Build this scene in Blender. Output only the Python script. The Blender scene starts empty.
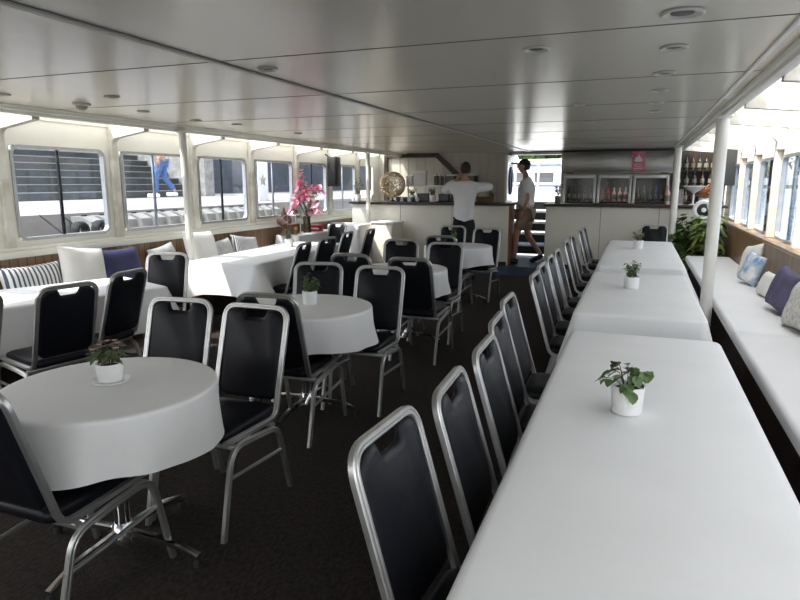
import bpy, bmesh, math, random
from mathutils import Vector, Matrix, noise
R = random.Random(7)
SC = bpy.context.scene
COL = SC.collection
PI = math.pi

# ------------------------------------------------------------------ materials
MATS = {}
def mat(name, col=(.8, .8, .8), rough=.5, metal=0, spec=.5, bump=0, bscale=60, var=0, vscale=8, var2=None, coat=0, trans=0, stretch=None, emit=None):
    if name in MATS: return MATS[name]
    m = bpy.data.materials.new(name); m.use_nodes = True
    nt = m.node_tree; b = nt.nodes['Principled BSDF']
    b.inputs['Base Color'].default_value = (*col, 1)
    b.inputs['Roughness'].default_value = rough
    b.inputs['Metallic'].default_value = metal
    b.inputs['Specular IOR Level'].default_value = spec
    b.inputs['Coat Weight'].default_value = coat
    b.inputs['Transmission Weight'].default_value = trans
    tc = nt.nodes.new('ShaderNodeTexCoord')
    src = tc.outputs['Object']
    if stretch:
        mp = nt.nodes.new('ShaderNodeMapping'); mp.inputs['Scale'].default_value = stretch
        nt.links.new(src, mp.inputs['Vector']); src = mp.outputs['Vector']
    n = nt.nodes.new('ShaderNodeTexNoise'); n.inputs['Scale'].default_value = vscale; n.inputs['Detail'].default_value = 5
    nt.links.new(src, n.inputs['Vector'])
    r = nt.nodes.new('ShaderNodeValToRGB')
    c2 = var2 if var2 else tuple(c * (1 - var) for c in col)
    r.color_ramp.elements[0].color = (*c2, 1); r.color_ramp.elements[1].color = (*col, 1)
    r.color_ramp.elements[0].position = .35; r.color_ramp.elements[1].position = .62
    nt.links.new(n.outputs['Fac'], r.inputs['Fac']); nt.links.new(r.outputs['Color'], b.inputs['Base Color'])
    if bump:
        n2 = nt.nodes.new('ShaderNodeTexNoise'); n2.inputs['Scale'].default_value = bscale; n2.inputs['Detail'].default_value = 3
        nt.links.new(src, n2.inputs['Vector'])
        bp = nt.nodes.new('ShaderNodeBump'); bp.inputs['Strength'].default_value = bump; bp.inputs['Distance'].default_value = .01
        nt.links.new(n2.outputs['Fac'], bp.inputs['Height']); nt.links.new(bp.outputs['Normal'], b.inputs['Normal'])
    MATS[name] = m
    return m

def stripes(name, c1, c2, axis, pitch, duty, rough=.6, bump=0, noise_amt=.3, nstretch=(2, 2, 2), per=0):
    """procedural boards or stripes running across one object axis"""
    m = bpy.data.materials.new(name); m.use_nodes = True
    nt = m.node_tree; b = nt.nodes['Principled BSDF']; b.inputs['Roughness'].default_value = rough
    L = nt.links.new
    tc = nt.nodes.new('ShaderNodeTexCoord'); sp = nt.nodes.new('ShaderNodeSeparateXYZ'); L(tc.outputs['Object'], sp.inputs[0])
    dv = nt.nodes.new('ShaderNodeMath'); dv.operation = 'DIVIDE'; dv.inputs[1].default_value = pitch; L(sp.outputs[axis], dv.inputs[0])
    fr = nt.nodes.new('ShaderNodeMath'); fr.operation = 'FRACT'; L(dv.outputs[0], fr.inputs[0])
    fl = nt.nodes.new('ShaderNodeMath'); fl.operation = 'FLOOR'; L(dv.outputs[0], fl.inputs[0])
    gt = nt.nodes.new('ShaderNodeMath'); gt.operation = 'LESS_THAN'; gt.inputs[1].default_value = duty; L(fr.outputs[0], gt.inputs[0])
    mp = nt.nodes.new('ShaderNodeMapping'); mp.inputs['Scale'].default_value = nstretch; L(tc.outputs['Object'], mp.inputs[0])
    n = nt.nodes.new('ShaderNodeTexNoise'); n.inputs['Scale'].default_value = 3; n.inputs['Detail'].default_value = 6; L(mp.outputs[0], n.inputs['Vector'])
    wn = nt.nodes.new('ShaderNodeTexWhiteNoise'); wn.noise_dimensions = '1D'; L(fl.outputs[0], wn.inputs['W'])
    ad = nt.nodes.new('ShaderNodeMath'); ad.operation = 'MULTIPLY_ADD'; ad.inputs[1].default_value = per; L(wn.outputs['Value'], ad.inputs[0])
    ml = nt.nodes.new('ShaderNodeMath'); ml.operation = 'MULTIPLY'; ml.inputs[1].default_value = noise_amt; L(n.outputs['Fac'], ml.inputs[0]); L(ml.outputs[0], ad.inputs[2])
    mx = nt.nodes.new('ShaderNodeMix'); mx.data_type = 'RGBA'; mx.inputs[6].default_value = (*c1, 1); mx.inputs[7].default_value = tuple(c * .3 for c in c1) + (1,)
    L(ad.outputs[0], mx.inputs[0])
    m2 = nt.nodes.new('ShaderNodeMix'); m2.data_type = 'RGBA'; m2.inputs[7].default_value = (*c2, 1); L(gt.outputs[0], m2.inputs[0]); L(mx.outputs[2], m2.inputs[6])
    L(m2.outputs[2], b.inputs['Base Color'])
    if bump:
        bp = nt.nodes.new('ShaderNodeBump'); bp.invert = True; bp.inputs['Strength'].default_value = bump; bp.inputs['Distance'].default_value = .004
        L(gt.outputs[0], bp.inputs['Height']); L(bp.outputs[0], b.inputs['Normal'])
    MATS[name] = m
    return m

def glass(name, tint=(.9, .95, 1), base=.06, rough=.02):
    """thin pane: see-through with a fresnel reflection"""
    m = bpy.data.materials.new(name); m.use_nodes = True
    nt = m.node_tree; nt.nodes.clear(); L = nt.links.new
    o = nt.nodes.new('ShaderNodeOutputMaterial'); mx = nt.nodes.new('ShaderNodeMixShader')
    t = nt.nodes.new('ShaderNodeBsdfTransparent'); t.inputs[0].default_value = (*tint, 1)
    g = nt.nodes.new('ShaderNodeBsdfGlossy'); g.inputs['Roughness'].default_value = rough
    f = nt.nodes.new('ShaderNodeLayerWeight'); f.inputs[0].default_value = .5
    pw = nt.nodes.new('ShaderNodeMath'); pw.operation = 'POWER'; pw.inputs[1].default_value = 5; L(f.outputs['Facing'], pw.inputs[0])
    a = nt.nodes.new('ShaderNodeMath'); a.operation = 'MULTIPLY_ADD'; a.use_clamp = True; a.inputs[1].default_value = .6; a.inputs[2].default_value = base * .5
    L(pw.outputs[0], a.inputs[0]); L(a.outputs[0], mx.inputs[0]); L(t.outputs[0], mx.inputs[1]); L(g.outputs[0], mx.inputs[2]); L(mx.outputs[0], o.inputs[0])
    MATS[name] = m
    return m

M_cloth = mat('white_cloth', (.83, .83, .82), .55, bump=.12, bscale=9, var=.04, vscale=3)
M_carpet = mat('ribbed_carpet', (.046, .037, .032), .95, spec=.2, bump=.9, bscale=220, var=.55, vscale=70, stretch=(1, .45, 1))
M_vinyl = mat('black_vinyl', (.007, .0075, .011), .40, spec=.2, bump=.08, bscale=160, var=.2, vscale=30)
M_alu = mat('brushed_aluminium', (.52, .52, .51), .36, metal=.85, var=.12, vscale=14)
M_chrome = mat('polished_chrome', (.75, .75, .76), .14, metal=1, var=.05)
M_cream = mat('cream_gloss_paint', (.80, .78, .69), .35, bump=.05, bscale=12, var=.05, vscale=2)
M_pole = mat('cream_pole_paint', (.80, .78, .71), .35, var=.06, vscale=3)
M_ceil = mat('ceiling_panel_paint', (.62, .58, .48), .23, spec=.75, bump=.05, bscale=3.0, var=.05, vscale=1.2, stretch=(1, .5, 1))
M_dark = mat('dark_gap', (.03, .03, .03), .8)
M_beam = mat('peeling_white_paint', (.70, .68, .61), .7, bump=.35, bscale=18, var2=(.52, .48, .40), vscale=7)
M_wood = stripes('wainscot_boards', (.34, .20, .10), (.04, .022, .012), 1, .085, .09, rough=.38, bump=.6, noise_amt=.5, nstretch=(8, 8, .8), per=.45)
M_woodledge = mat('varnished_ledge', (.40, .26, .14), .3, var2=(.22, .12, .06), vscale=5, stretch=(6, .6, 6))
M_darkwood = mat('dark_stained_wood', (.04, .024, .016), .35, var=.5, vscale=6, stretch=(6, 1, 1))
M_redwood = mat('red_brown_wood', (.28, .10, .035), .4, var=.5, vscale=5, stretch=(6, 6, 1))
M_bar = mat('cream_bar_front', (.70, .67, .57), .45, var=.04, vscale=2)
M_black = mat('black_plastic', (.015, .015, .016), .4)
M_rubber = mat('black_rubber', (.012, .012, .012), .75, bump=.3)
M_white = mat('white_ceramic', (.85, .85, .84), .28, var=.03)
M_whitep = mat('white_paint', (.82, .82, .80), .4, var=.04)
M_steel = mat('stainless_steel', (.30, .29, .27), .3, metal=.9, var=.2, vscale=2, stretch=(1, 1, 8))
M_leaf = mat('green_leaf', (.13, .21, .07), .45, var2=(.055, .10, .03), vscale=16)
M_leaf2 = mat('dusty_green_leaf', (.10, .14, .06), .5, var2=(.045, .075, .03), vscale=20)
M_leafy = mat('yellow_green_leaf', (.30, .36, .08), .5, var2=(.10, .17, .04), vscale=12)
M_orange = mat('orange_leaf', (.75, .26, .10), .5, var2=(.45, .30, .10), vscale=10)
M_stem = mat('brown_stem', (.16, .10, .05), .7, var=.4)
M_soil = mat('potting_soil', (.035, .022, .015), .95, bump=.8, var=.4)
M_pink = mat('pink_petal', (.85, .16, .34), .5, var2=(.92, .55, .62), vscale=18)
M_petal = mat('white_petal', (.9, .86, .84), .5, var=.05)
M_salmon = mat('salmon_petal', (.85, .42, .36), .5, var2=(.6, .3, .3), vscale=20)
M_cushw = mat('white_linen', (.82, .80, .75), .85, bump=.25, bscale=90, var=.05)
M_cushg = mat('grey_linen', (.55, .55, .52), .85, bump=.3, bscale=60, var=.2, vscale=14)
M_navy = mat('navy_linen', (.045, .045, .12), .8, bump=.3, bscale=90, var=.2)
M_plum = mat('slate_purple_linen', (.10, .09, .16), .8, bump=.3, bscale=90, var=.2)
M_stripe = stripes('grey_white_stripe', (.80, .79, .76), (.07, .08, .12), 0, .043, .42, rough=.85, noise_amt=.05)
M_stripe2 = stripes('fine_black_stripe', (.80, .79, .76), (.03, .03, .05), 0, .022, .42, rough=.85, noise_amt=.05)
M_bluepat = mat('blue_leaf_print', (.84, .84, .82), .85, var2=(.16, .32, .55), vscale=9, bump=.2)
M_lav = mat('speckled_lace', (.70, .68, .62), .85, var2=(.45, .44, .42), vscale=35, bump=.4, bscale=50)
M_skin = mat('skin', (.50, .28, .19), .5, var=.12, vscale=6)
M_hair = mat('dark_brown_hair', (.03, .018, .012), .6, bump=.6, bscale=80, var=.4)
M_shirt = mat('white_cotton_shirt', (.80, .80, .80), .8, bump=.5, bscale=7, var=.04)
M_black_cl = mat('black_cloth', (.018, .018, .022), .85, bump=.3, bscale=20, var=.2)
M_khaki = mat('khaki_shorts', (.33, .25, .18), .85, bump=.3, bscale=15, var=.15)
M_jeans = mat('blue_denim', (.09, .17, .36), .85, bump=.2, var=.3, vscale=12)
M_floral = mat('pink_floral_top', (.75, .50, .50), .8, var2=(.20, .15, .35), vscale=14)
M_quay = mat('pale_paving', (.40, .36, .33), .85, var2=(.31, .285, .27), vscale=.6)
M_stone = mat('dark_stone', (.085, .085, .08), .85, var2=(.05, .055, .04), vscale=1.3, bump=.2)
M_nose = mat('pale_step_nosing', (.34, .34, .35), .8)
M_concrete = mat('weathered_concrete', (.36, .34, .30), .85, var2=(.22, .21, .19), vscale=5, bump=.2)
M_tree = mat('tree_foliage', (.10, .17, .04), .7, var2=(.03, .06, .015), vscale=1.5)
M_trunk = mat('tree_bark', (.12, .09, .06), .9, var=.4)
M_water = mat('rippled_water', (.10, .20, .34), .12, bump=.6, bscale=2.2, var=.1, vscale=.5, spec=.8)
M_glass = glass('window_glass', (.80, .84, .90), .06)
M_clear = glass('clear_glass', (.92, .93, .93), .08)
M_fridge = glass('fridge_door_glass', (.7, .72, .72), .03, .08)
M_amber = glass('smoked_lamp_glass', (.62, .48, .45), .15, .1)
M_gold = mat('gold_mesh_wire', (.62, .50, .32), .35, metal=.7, var=.3)
M_red = mat('red_plastic', (.62, .03, .03), .4, var=.1)
M_brown = mat('brown_basket', (.16, .07, .035), .6, bump=.6, bscale=60, var=.4)
M_bluecer = mat('dark_blue_ceramic', (.05, .07, .13), .3, var=.2)
M_greyp = mat('grey_panel', (.10, .10, .10), .55, var=.1)
M_interior = mat('fridge_interior', (.05, .05, .05), .5)
M_amberb = mat('amber_bottle_glass', (.06, .022, .008), .15, spec=.8)
M_greenb = mat('green_bottle_glass', (.008, .022, .010), .15, spec=.8)
M_blackb = mat('dark_bottle_glass', (.012, .012, .014), .15, spec=.8)
M_redb = mat('red_bottle', (.40, .03, .035), .25)
M_blueb = mat('blue_bottle', (.04, .07, .25), .25)
M_pinkb = mat('pink_bottle', (.70, .42, .40), .3)
M_label = mat('paper_label', (.22, .20, .16), .7, var=.2, vscale=40)
M_poster = mat('pink_poster_paper', (.62, .13, .22), .6, var2=(.75, .30, .36), vscale=22)
M_plaster = mat('beige_wall_panel', (.54, .51, .44), .32, bump=.05, bscale=4, var=.08, vscale=2)
M_yellow = mat('yellow_paint', (.75, .50, .06), .6)
M_batten = mat('beige_batten', (.36, .34, .28), .4)
M_lightrim = mat('light_ring', (.50, .48, .42), .3)

# ------------------------------------------------------------------ mesh builder
class MB:
    def __init__(s): s.b = bmesh.new()
    def _add(s, t, M=None):
        if M: bmesh.ops.transform(t, matrix=M, verts=t.verts)
        me = bpy.data.meshes.new('tmp'); t.to_mesh(me); s.b.from_mesh(me); bpy.data.meshes.remove(me); t.free()
    def box(s, x0, y0, z0, x1, y1, z1, bev=0, seg=2, M=None):
        t = bmesh.new(); bmesh.ops.create_cube(t, size=1)
        bmesh.ops.scale(t, vec=(abs(x1 - x0), abs(y1 - y0), abs(z1 - z0)), verts=t.verts)
        bmesh.ops.translate(t, vec=((x0 + x1) / 2, (y0 + y1) / 2, (z0 + z1) / 2), verts=t.verts)
        if bev: bmesh.ops.bevel(t, geom=t.edges[:], offset=bev, segments=seg, affect='EDGES', profile=.5)
        s._add(t, M); return s
    def lathe(s, prof, c=(0, 0, 0), n=24, M=None, sx=1, sy=1):
        t = bmesh.new(); rings = []
        for r, z in prof:
            if r < 1e-5: rings.append([t.verts.new((c[0], c[1], c[2] + z))])
            else: rings.append([t.verts.new((c[0] + sx * r * math.cos(2 * PI * k / n), c[1] + sy * r * math.sin(2 * PI * k / n), c[2] + z)) for k in range(n)])
        for a, b in zip(rings, rings[1:]):
            for k in range(n):
                q = [a[k % len(a)], a[(k + 1) % len(a)], b[(k + 1) % len(b)], b[k % len(b)]]
                u = []
                for v in q:
                    if v not in u: u.append(v)
                if len(u) > 2: t.faces.new(u)
        s._add(t, M); return s
    def sweep(s, path, prof, closed=False, up=None):
        """sweep a closed 2-D profile along a path with a stable frame"""
        path = [Vector(p) for p in path]; t = bmesh.new(); rings = []; n = len(path)
        side = None
        for i, p in enumerate(path):
            if closed: d = (path[(i + 1) % n] - path[i - 1]).normalized()
            else: d = (path[min(i + 1, n - 1)] - path[max(i - 1, 0)]).normalized()
            if side is None:
                u = Vector(up) if up else (Vector((0, 0, 1)) if abs(d.z) < .9 else Vector((1, 0, 0)))
                side = d.cross(u).normalized()
            else: side = (side - d * side.dot(d)).normalized()
            w = side.cross(d)
            rings.append([t.verts.new(p + side * a + w * b) for a, b in prof(i / (n - 1) if n > 1 else 0)] if callable(prof) else [t.verts.new(p + side * a + w * b) for a, b in prof])
        m = len(rings[0])
        for i in range(n if closed else n - 1):
            a, b = rings[i], rings[(i + 1) % n]
            for k in range(m): t.faces.new((a[k], a[(k + 1) % m], b[(k + 1) % m], b[k]))
        if not closed:
            t.faces.new(rings[0][::-1]); t.faces.new(rings[-1])
        bmesh.ops.recalc_face_normals(t, faces=t.faces)
        s._add(t); return s
    def tube(s, path, r, n=8, closed=False, r2=None):
        if r2 is None: pf = [(r * math.cos(2 * PI * k / n), r * math.sin(2 * PI * k / n)) for k in range(n)]
        else: pf = lambda t: [((r + (r2 - r) * t) * math.cos(2 * PI * k / n), (r + (r2 - r) * t) * math.sin(2 * PI * k / n)) for k in range(n)]
        return s.sweep(path, pf, closed)
    def ball(s, c, r, sc=(1, 1, 1), u=16, v=10, M=None):
        t = bmesh.new(); bmesh.ops.create_uvsphere(t, u_segments=u, v_segments=v, radius=r)
        bmesh.ops.scale(t, vec=sc, verts=t.verts)
        if M: bmesh.ops.transform(t, matrix=M, verts=t.verts)
        bmesh.ops.translate(t, vec=c, verts=t.verts); s._add(t); return s
    def quadstrip(s, A, B):
        va = [s.b.verts.new(p) for p in A]; vb = [s.b.verts.new(p) for p in B]
        for i in range(len(A) - 1): s.b.faces.new((va[i], va[i + 1], vb[i + 1], vb[i]))
        return s
    def poly(s, pts, thick):
        """flat outline extruded along its normal"""
        pts = [Vector(p) for p in pts]; nrm = (pts[1] - pts[0]).cross(pts[2] - pts[1]).normalized() * thick
        a = [s.b.verts.new(p) for p in pts]; b = [s.b.verts.new(p + nrm) for p in pts]; n = len(pts)
        s.b.faces.new(a[::-1]); s.b.faces.new(b)
        for i in range(n): s.b.faces.new((a[i], a[(i + 1) % n], b[(i + 1) % n], b[i]))
        return s
    def leaf(s, p, d, L, W, up=(0, 0, 1), droop=.3, fold=.15):
        p = Vector(p); d = Vector(d).normalized(); side = d.cross(Vector(up))
        if side.length < .01: side = d.cross(Vector((1, 0, 0)))
        side.normalize(); w = side.cross(d)
        rows = []
        for t, k in ((0, .08), (.25, .85), (.55, 1), (.82, .6), (1, 0)):
            c = p + d * L * t - Vector((0, 0, 1)) * droop * L * t * t
            if k: rows.append([s.b.verts.new(c - side * W * k / 2 + w * fold * W * k), s.b.verts.new(c), s.b.verts.new(c + side * W * k / 2 + w * fold * W * k)])
            else: rows.append([s.b.verts.new(c)])
        for a, b in zip(rows, rows[1:]):
            if len(b) == 3:
                s.b.faces.new((a[0], a[1], b[1], b[0])); s.b.faces.new((a[1], a[2], b[2], b[1]))
            else:
                s.b.faces.new((a[0], a[1], b[0])); s.b.faces.new((a[1], a[2], b[0]))
        return s
    def build(s, name, material, parent=None, loc=(0, 0, 0), rz=0, smooth=True, angle=40):
        me = bpy.data.meshes.new(name); s.b.to_mesh(me); s.b.free()
        me.materials.append(material)
        if smooth:
            me.polygons.foreach_set('use_smooth', [True] * len(me.polygons))
            if hasattr(me, 'set_sharp_from_angle'): me.set_sharp_from_angle(angle=math.radians(angle))
        o = bpy.data.objects.new(name, me); COL.objects.link(o)
        o.parent = parent; o.location = loc; o.rotation_euler = (0, 0, rz)
        return o

def thing(name, label, cat, loc=(0, 0, 0), rz=0, group=None):
    o = bpy.data.objects.new(name, None); COL.objects.link(o); o.empty_display_size = .1
    o.location = loc; o.rotation_euler = (0, 0, rz); return tag(o, label, cat, group)
def tag(o, label, cat, group=None):
    o['label'] = label; o['category'] = cat
    if group: o['group'] = group
    return o
def struct(o): o['kind'] = 'structure'; return o
def kids(o): return [c for c in bpy.data.objects if c.parent == o]
def copy_tree(o, parent=None):
    c = o.copy(); COL.objects.link(c); c.parent = parent
    for ch in kids(o): copy_tree(ch, c)
    return c
def face(dx, dy): return math.atan2(-dx, dy)

def arc(c, r, a0, a1, n, plane='yz', x=0):
    out = []
    for k in range(n + 1):
        a = a0 + (a1 - a0) * k / n
        out.append((c[0] + r * math.cos(a), c[1] + r * math.sin(a)))
    return out
def fillet(pts, r, n=5):
    """round the corners of an open 3-D polyline"""
    P = [Vector(p) for p in pts]; out = [P[0]]
    for i in range(1, len(P) - 1):
        rr = r[i - 1] if isinstance(r, (list, tuple)) else r
        a, b, c = P[i - 1], P[i], P[i + 1]
        u = (a - b).normalized(); v = (c - b).normalized()
        l = min(rr, (a - b).length * .48, (c - b).length * .48)
        for k in range(n + 1):
            t = k / n; p0 = b + u * l; p1 = b + v * l
            out.append(p0 * (1 - t) ** 2 + b * 2 * t * (1 - t) + p1 * t * t)
    out.append(P[-1]); return out

# ------------------------------------------------------------------ camera
F = 620; vx, vy = 640, 183
pitch = math.atan((300 - vy) / F); yaw = math.atan((vx - 400) * math.cos(pitch) / F)
cd = bpy.data.cameras.new('camera'); cam = bpy.data.objects.new('camera', cd); COL.objects.link(cam)
cd.sensor_width = 36; cd.lens = F / 800 * 36; cd.clip_start = .05; cd.clip_end = 2000
cam.location = (0, 0, 1.56); cam.rotation_euler = (PI / 2 - pitch, 0, yaw); SC.camera = cam

# ------------------------------------------------------------------ setting constants
XL, XR = -5.14, 1.26            # inner wall faces
RL, RR = -4.60, .605            # edges of the solid ceiling
CZ = 2.15
YA, YB, YF = -2.6, 10.62, 12.25  # aft end, bar fronts, forward bulkhead
POSTS = [1.37, 2.62, 3.86, 5.10, 6.345, 7.57, 8.82, 9.97, 11.17]

# floor
struct(MB().box(XL, YA, -.06, XR + .2, YB - .05, 0).build('floor', M_carpet, smooth=False))
struct(MB().box(XL, YB - .05, -.06, XR + .3, YF + .1, .15, .004).build('floor', mat('blue_grey_vinyl_floor', (.10, .13, .19), .22, var=.3, vscale=3), smooth=False))
# ceiling : panels over a dark backing
struct(MB().box(RL, YA, CZ + .022, RR, YF + .1, CZ + .17).build('ceiling', M_dark, smooth=False)); m = MB()
xs = [RL, -3.30, -2.0, -.70, RR]
xs = [RL, -2.0, RR]
y = 2.70 - 1.235 * 5
while y < YF:
    for i in range(2):
        m.box(xs[i] + .002, max(y, YA) + .0055, CZ, xs[i + 1] - .002, min(y + 1.235, YF) - .0055, CZ + .018)
    y += 1.235
o = struct(m.build('ceiling', M_ceil, smooth=False))
struct(MB().box(-2.020, YA, CZ - .010, -1.980, YF, CZ + .004, .004).build('trim_1', M_batten, smooth=False))
m = MB(); m.box(-2.027, YA, CZ - .003, -2.020, YF, CZ + .003); m.box(-1.980, YA, CZ - .003, -1.973, YF, CZ + .003)
y = 2.70 - 1.235 * 4
while y < YF:
    m.box(RL + .02, y - .0035, CZ - .0015, RR - .02, y + .0035, CZ + .003); y += 1.235
struct(m.build('trim_12', mat('joint_sealant', (.12, .11, .09), .7), smooth=False))
# rim gutters
for k, (x0, x1) in enumerate(((RL - .07, RL + .03), (RR - .03, RR + .05))):
    g = MB().box(x0, YA, CZ - .03, x1, YF, CZ + .2, .012)
    xm = x0 + .03 if k == 0 else x1 - .03
    g.box(xm - .03, YA, CZ - .055, xm + .03, YF, CZ - .02, .008)
    struct(g.build('trim_%d' % (k + 2), M_cream))
    sx = RL + .10 if k == 0 else RR - .10
    struct(MB().box(sx - .012, YA, CZ - .012, sx + .012, YF, CZ + .004, .003).build('trim_%d' % (k + 4), M_cream))

def side_wall(side):
    L = side == 'left'
    X0, X1 = (XL - .035, XL) if L else (XR + .10, XR + .135)
    sill = 1.05 if L else .99
    top = 1.89 if L else 1.84
    m = MB(); m.box(X0, YA, -.06, X1, YF, sill); m.box(X0, YA, top, X1, YF, 2.13)
    ends = [YA] + POSTS + [YF]
    for a, b in zip([YA] + POSTS, POSTS + [YF]):
        pass
    for p in POSTS:
        m.box(X0, p - .10, sill, X1, p + .10, top)
    m.box(X0, YA, sill, X1, YA + .2, top); m.box(X0, 11.95, sill, X1, YF, top)
    # top rail
    m.box(X0 - .02, YA, 2.12, X1 + .015, YF, 2.17)
    struct(m.build('wall_' + side, M_cream, smooth=False))
    # inner lining: wainscot, sill trim
    if L:
        struct(MB().box(XL, YA, .0, XL + .022, YF - .02, .905).build('baseboard_left', M_wood, smooth=False))
        g = MB().box(XL, YA, .905, XL + .05, YF - .02, .965, .01); g.box(XL, YA, .965, XL + .025, YF - .02, 1.0, .005)
        struct(g.build('trim_6', M_cream))
    else:
        struct(MB().box(XR - .022, YA, .0, XR, YF - .02, .965).build('baseboard_right', M_wood, smooth=False))
        g = MB().box(XR - .03, YA, .955, XR + .10, YF - .02, .99, .008)
        struct(g.build('trim_7', M_woodledge))
    # windows
    n = 0
    for a, b in zip(POSTS[:-1], POSTS[1:]):
        if L and b < 3: continue
        if not L and b < 2.5: continue
        n += 1
        y0, y1 = a + .10, b - .10
        f = MB(); xi = X1 + (.012 if L else 0); xo = X0 if L else X0 - .012
        def rr(y0, y1, z0, z1, r):
            P = []
            for (cy, cz, a0) in ((y1 - r, z0 + r, -PI / 2), (y1 - r, z1 - r, 0), (y0 + r, z1 - r, PI / 2), (y0 + r, z0 + r, PI)):
                for k in range(6):
                    an = a0 + PI / 2 * k / 5; P.append((cy + r * math.cos(an), cz + r * math.sin(an)))
            return P
        xc = X1 - .012 if L else X0 + .012
        P = [(xc, q[0], q[1]) for q in rr(y0 + .012, y1 - .012, sill + .012, top - .012, .07)]
        f.sweep(P, [(-.015, -.026), (.015, -.026), (.015, .026), (-.015, .026)], closed=True, up=(1, 0, 0))
        w = struct(f.build('window_%d' % (n + (0 if L else 10)), M_alu))
        # corner infill so the square hole meets the rounded frame
        ym = (y0 + y1) / 2 - .03
        MB().box(xc - .012, ym - .012, sill + .01, xc + .012, ym + .012, top - .01, .003).build('mullion', M_alu if n % 2 else M_black, w)
        MB().box(xc - .016, y0 + .03, sill + .03, xc - .012, ym + .03, top - .03).build('pane', M_glass, w, smooth=False)
        MB().box(xc + .012, ym - .03, sill + .03, xc + .016, y1 - .03, top - .03).build('pane', M_glass, w, smooth=False)
    # posts with knees and roof beams
    for i, p in enumerate(POSTS):
        s = 1 if L else -1
        xw = XL if L else XR + .10
        xin = xw + s * (.05 if L else .07)
        g = MB()
        zb = 1.0 if L else .99
        g.box(min(xw, xin), p - .04, zb, max(xw, xin), p + .04, 2.0, .008)
        xr = RL - .06 if L else RR + .04
        # beam with a rounded knee down to the post, one outline in the XZ plane
        out = []
        bz0, bz1 = 1.985, 2.30
        xo = xw - s * .06
        out += [(xo, bz1), (xr, bz1), (xr, bz0 + .085)]
        r = .07
        for k in range(7):
            an = PI / 2 * k / 6
            out.append((xin + s * r - s * r * math.sin(an), bz0 + .03 - (r - r * math.cos(an))))
        out += [(xin, 1.9), (xo, 1.9)]
        pts = [(x, p - .035, z) for x, z in out]
        g.poly(pts, .07)
        bmesh.ops.recalc_face_normals(g.b, faces=g.b.faces)
        struct(g.build('trim_%d' % (20 + i + (0 if L else 20)), M_beam, smooth=False))
side_wall('left'); side_wall('right')

# wall corner infills would be invisible; forward bulkhead
m = MB()
m.box(XL - .1, YF, -.06, -2.36, YF + .1, CZ + .1)
m.box(-1.38, YF, -.06, XR + .3, YF + .1, CZ + .1)
m.box(-2.36, YF, -.06, -1.38, YF + .1, .15)
m.box(-2.36, YF, 2.10, -1.38, YF + .1, CZ + .1)
m.box(XR - .3, YF, CZ, XR + .3, YF + .1, 2.3); m.box(XL - .1, YF, CZ, RL, YF + .1, 2.3)
struct(m.build('wall_front', M_plaster, smooth=False))
# unseen aft bulkhead, added to cut light from astern; doorway and two windows
m = MB()
m.box(XL - .1, YA - .1, -.06, -4.4, YA, 2.3); m.box(-4.4, YA - .1, -.06, -2.6, YA, 1.1); m.box(-4.4, YA - .1, 1.8, -2.6, YA, 2.3)
m.box(-2.6, YA - .1, -.06, -2.2, YA, 2.3); m.box(-2.2, YA - .1, 2.0, -1.2, YA, 2.3); m.box(-1.2, YA - .1, -.06, -.9, YA, 2.3)
m.box(-.9, YA - .1, -.06, .5, YA, 1.1); m.box(-.9, YA - .1, 1.8, .5, YA, 2.3); m.box(.5, YA - .1, -.06, XR + .2, YA, 2.3)
struct(m.build('wall_back_light_block', M_cream, smooth=False))
# panel battens on the forward bulkhead (left part) and dark companionway rail
m = MB()
for i in range(14): m.box(-4.85 + i * .185, YF - .008, 1.2, -4.842 + i * .185, YF, 2.14)
struct(m.build('trim_8', mat('panel_joint', (.38, .36, .31), .6), smooth=False))
m = MB()
m.sweep([(-4.95, YF - .04, 1.2), (-4.95, YF - .04, 2.11), (-3.85, YF - .04, 2.11), (-3.12, YF - .04, 1.45)], [(-.05, -.03), (.05, -.03), (.05, .03), (-.05, .03)], up=(0, 1, 0))
struct(m.build('trim_9', M_darkwood, smooth=False))
# door frame and open leaf
m = MB(); m.box(-2.40, YF - .03, .15, -2.34, YF + .12, 2.13, .005); m.box(-1.40, YF - .03, .15, -1.33, YF + .12, 2.13, .005); m.box(-2.40, YF - .03, 2.09, -1.33, YF + .12, 2.15, .005)
struct(m.build('trim_10', M_steel))
d = struct(MB().box(-2.34, YF - .65, .17, -2.30, YF - .03, 2.07, .004).build('door_1', M_whitep))
MB().box(-2.298, YF - .58, .95, -2.294, YF - .12, 1.95).build('pane', M_clear, d, smooth=False)
m = MB(); m.tube([(-2.28, YF - .55, 1.45 + .2 * math.sin(a * PI / 8) * 1.6) if 0 else (-2.285, YF - .34 + .11 * math.cos(a * PI / 8), 1.6 + .24 * math.sin(a * PI / 8)) for a in range(16)], .018, closed=True)
m.build('blue_oval', M_blueb, d)  # blue oval ring in front of the door pane
# steps up to the bow
for i in range(5):
    z = .15 + .21 * (i + 1); y0 = YF + .12 + i * .22
    s_ = struct(MB().box(-2.42, y0, z - .18, -1.32, y0 + .26, z, .003).build('step', M_black, smooth=False))
    MB().box(-2.42, y0 - .012, z - .03, -1.32, y0 + .02, z + .006, .003).build('nosing', M_whitep, s_, smooth=False)
struct(MB().box(-5, YF + 1.2, 1.10, 1.2, YF + 6, 1.2).build('deck', M_whitep, smooth=False))
# bow rail (outside the door)
t = thing('bow_railing', 'white tubular railing outside the open forward doorway', 'railing', (-1.9, YF + 4.5, 1.2))
for i in range(9): MB().tube([(-2.4 + i * .6, 0, 0), (-2.4 + i * .6, 0, .95)], .022).build('post', M_whitep, t)
for z in (.35, .65, .95): MB().tube([(-2.6, 0, z), (2.6, 0, z)], .02).build('rail', M_whitep, t)

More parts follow.
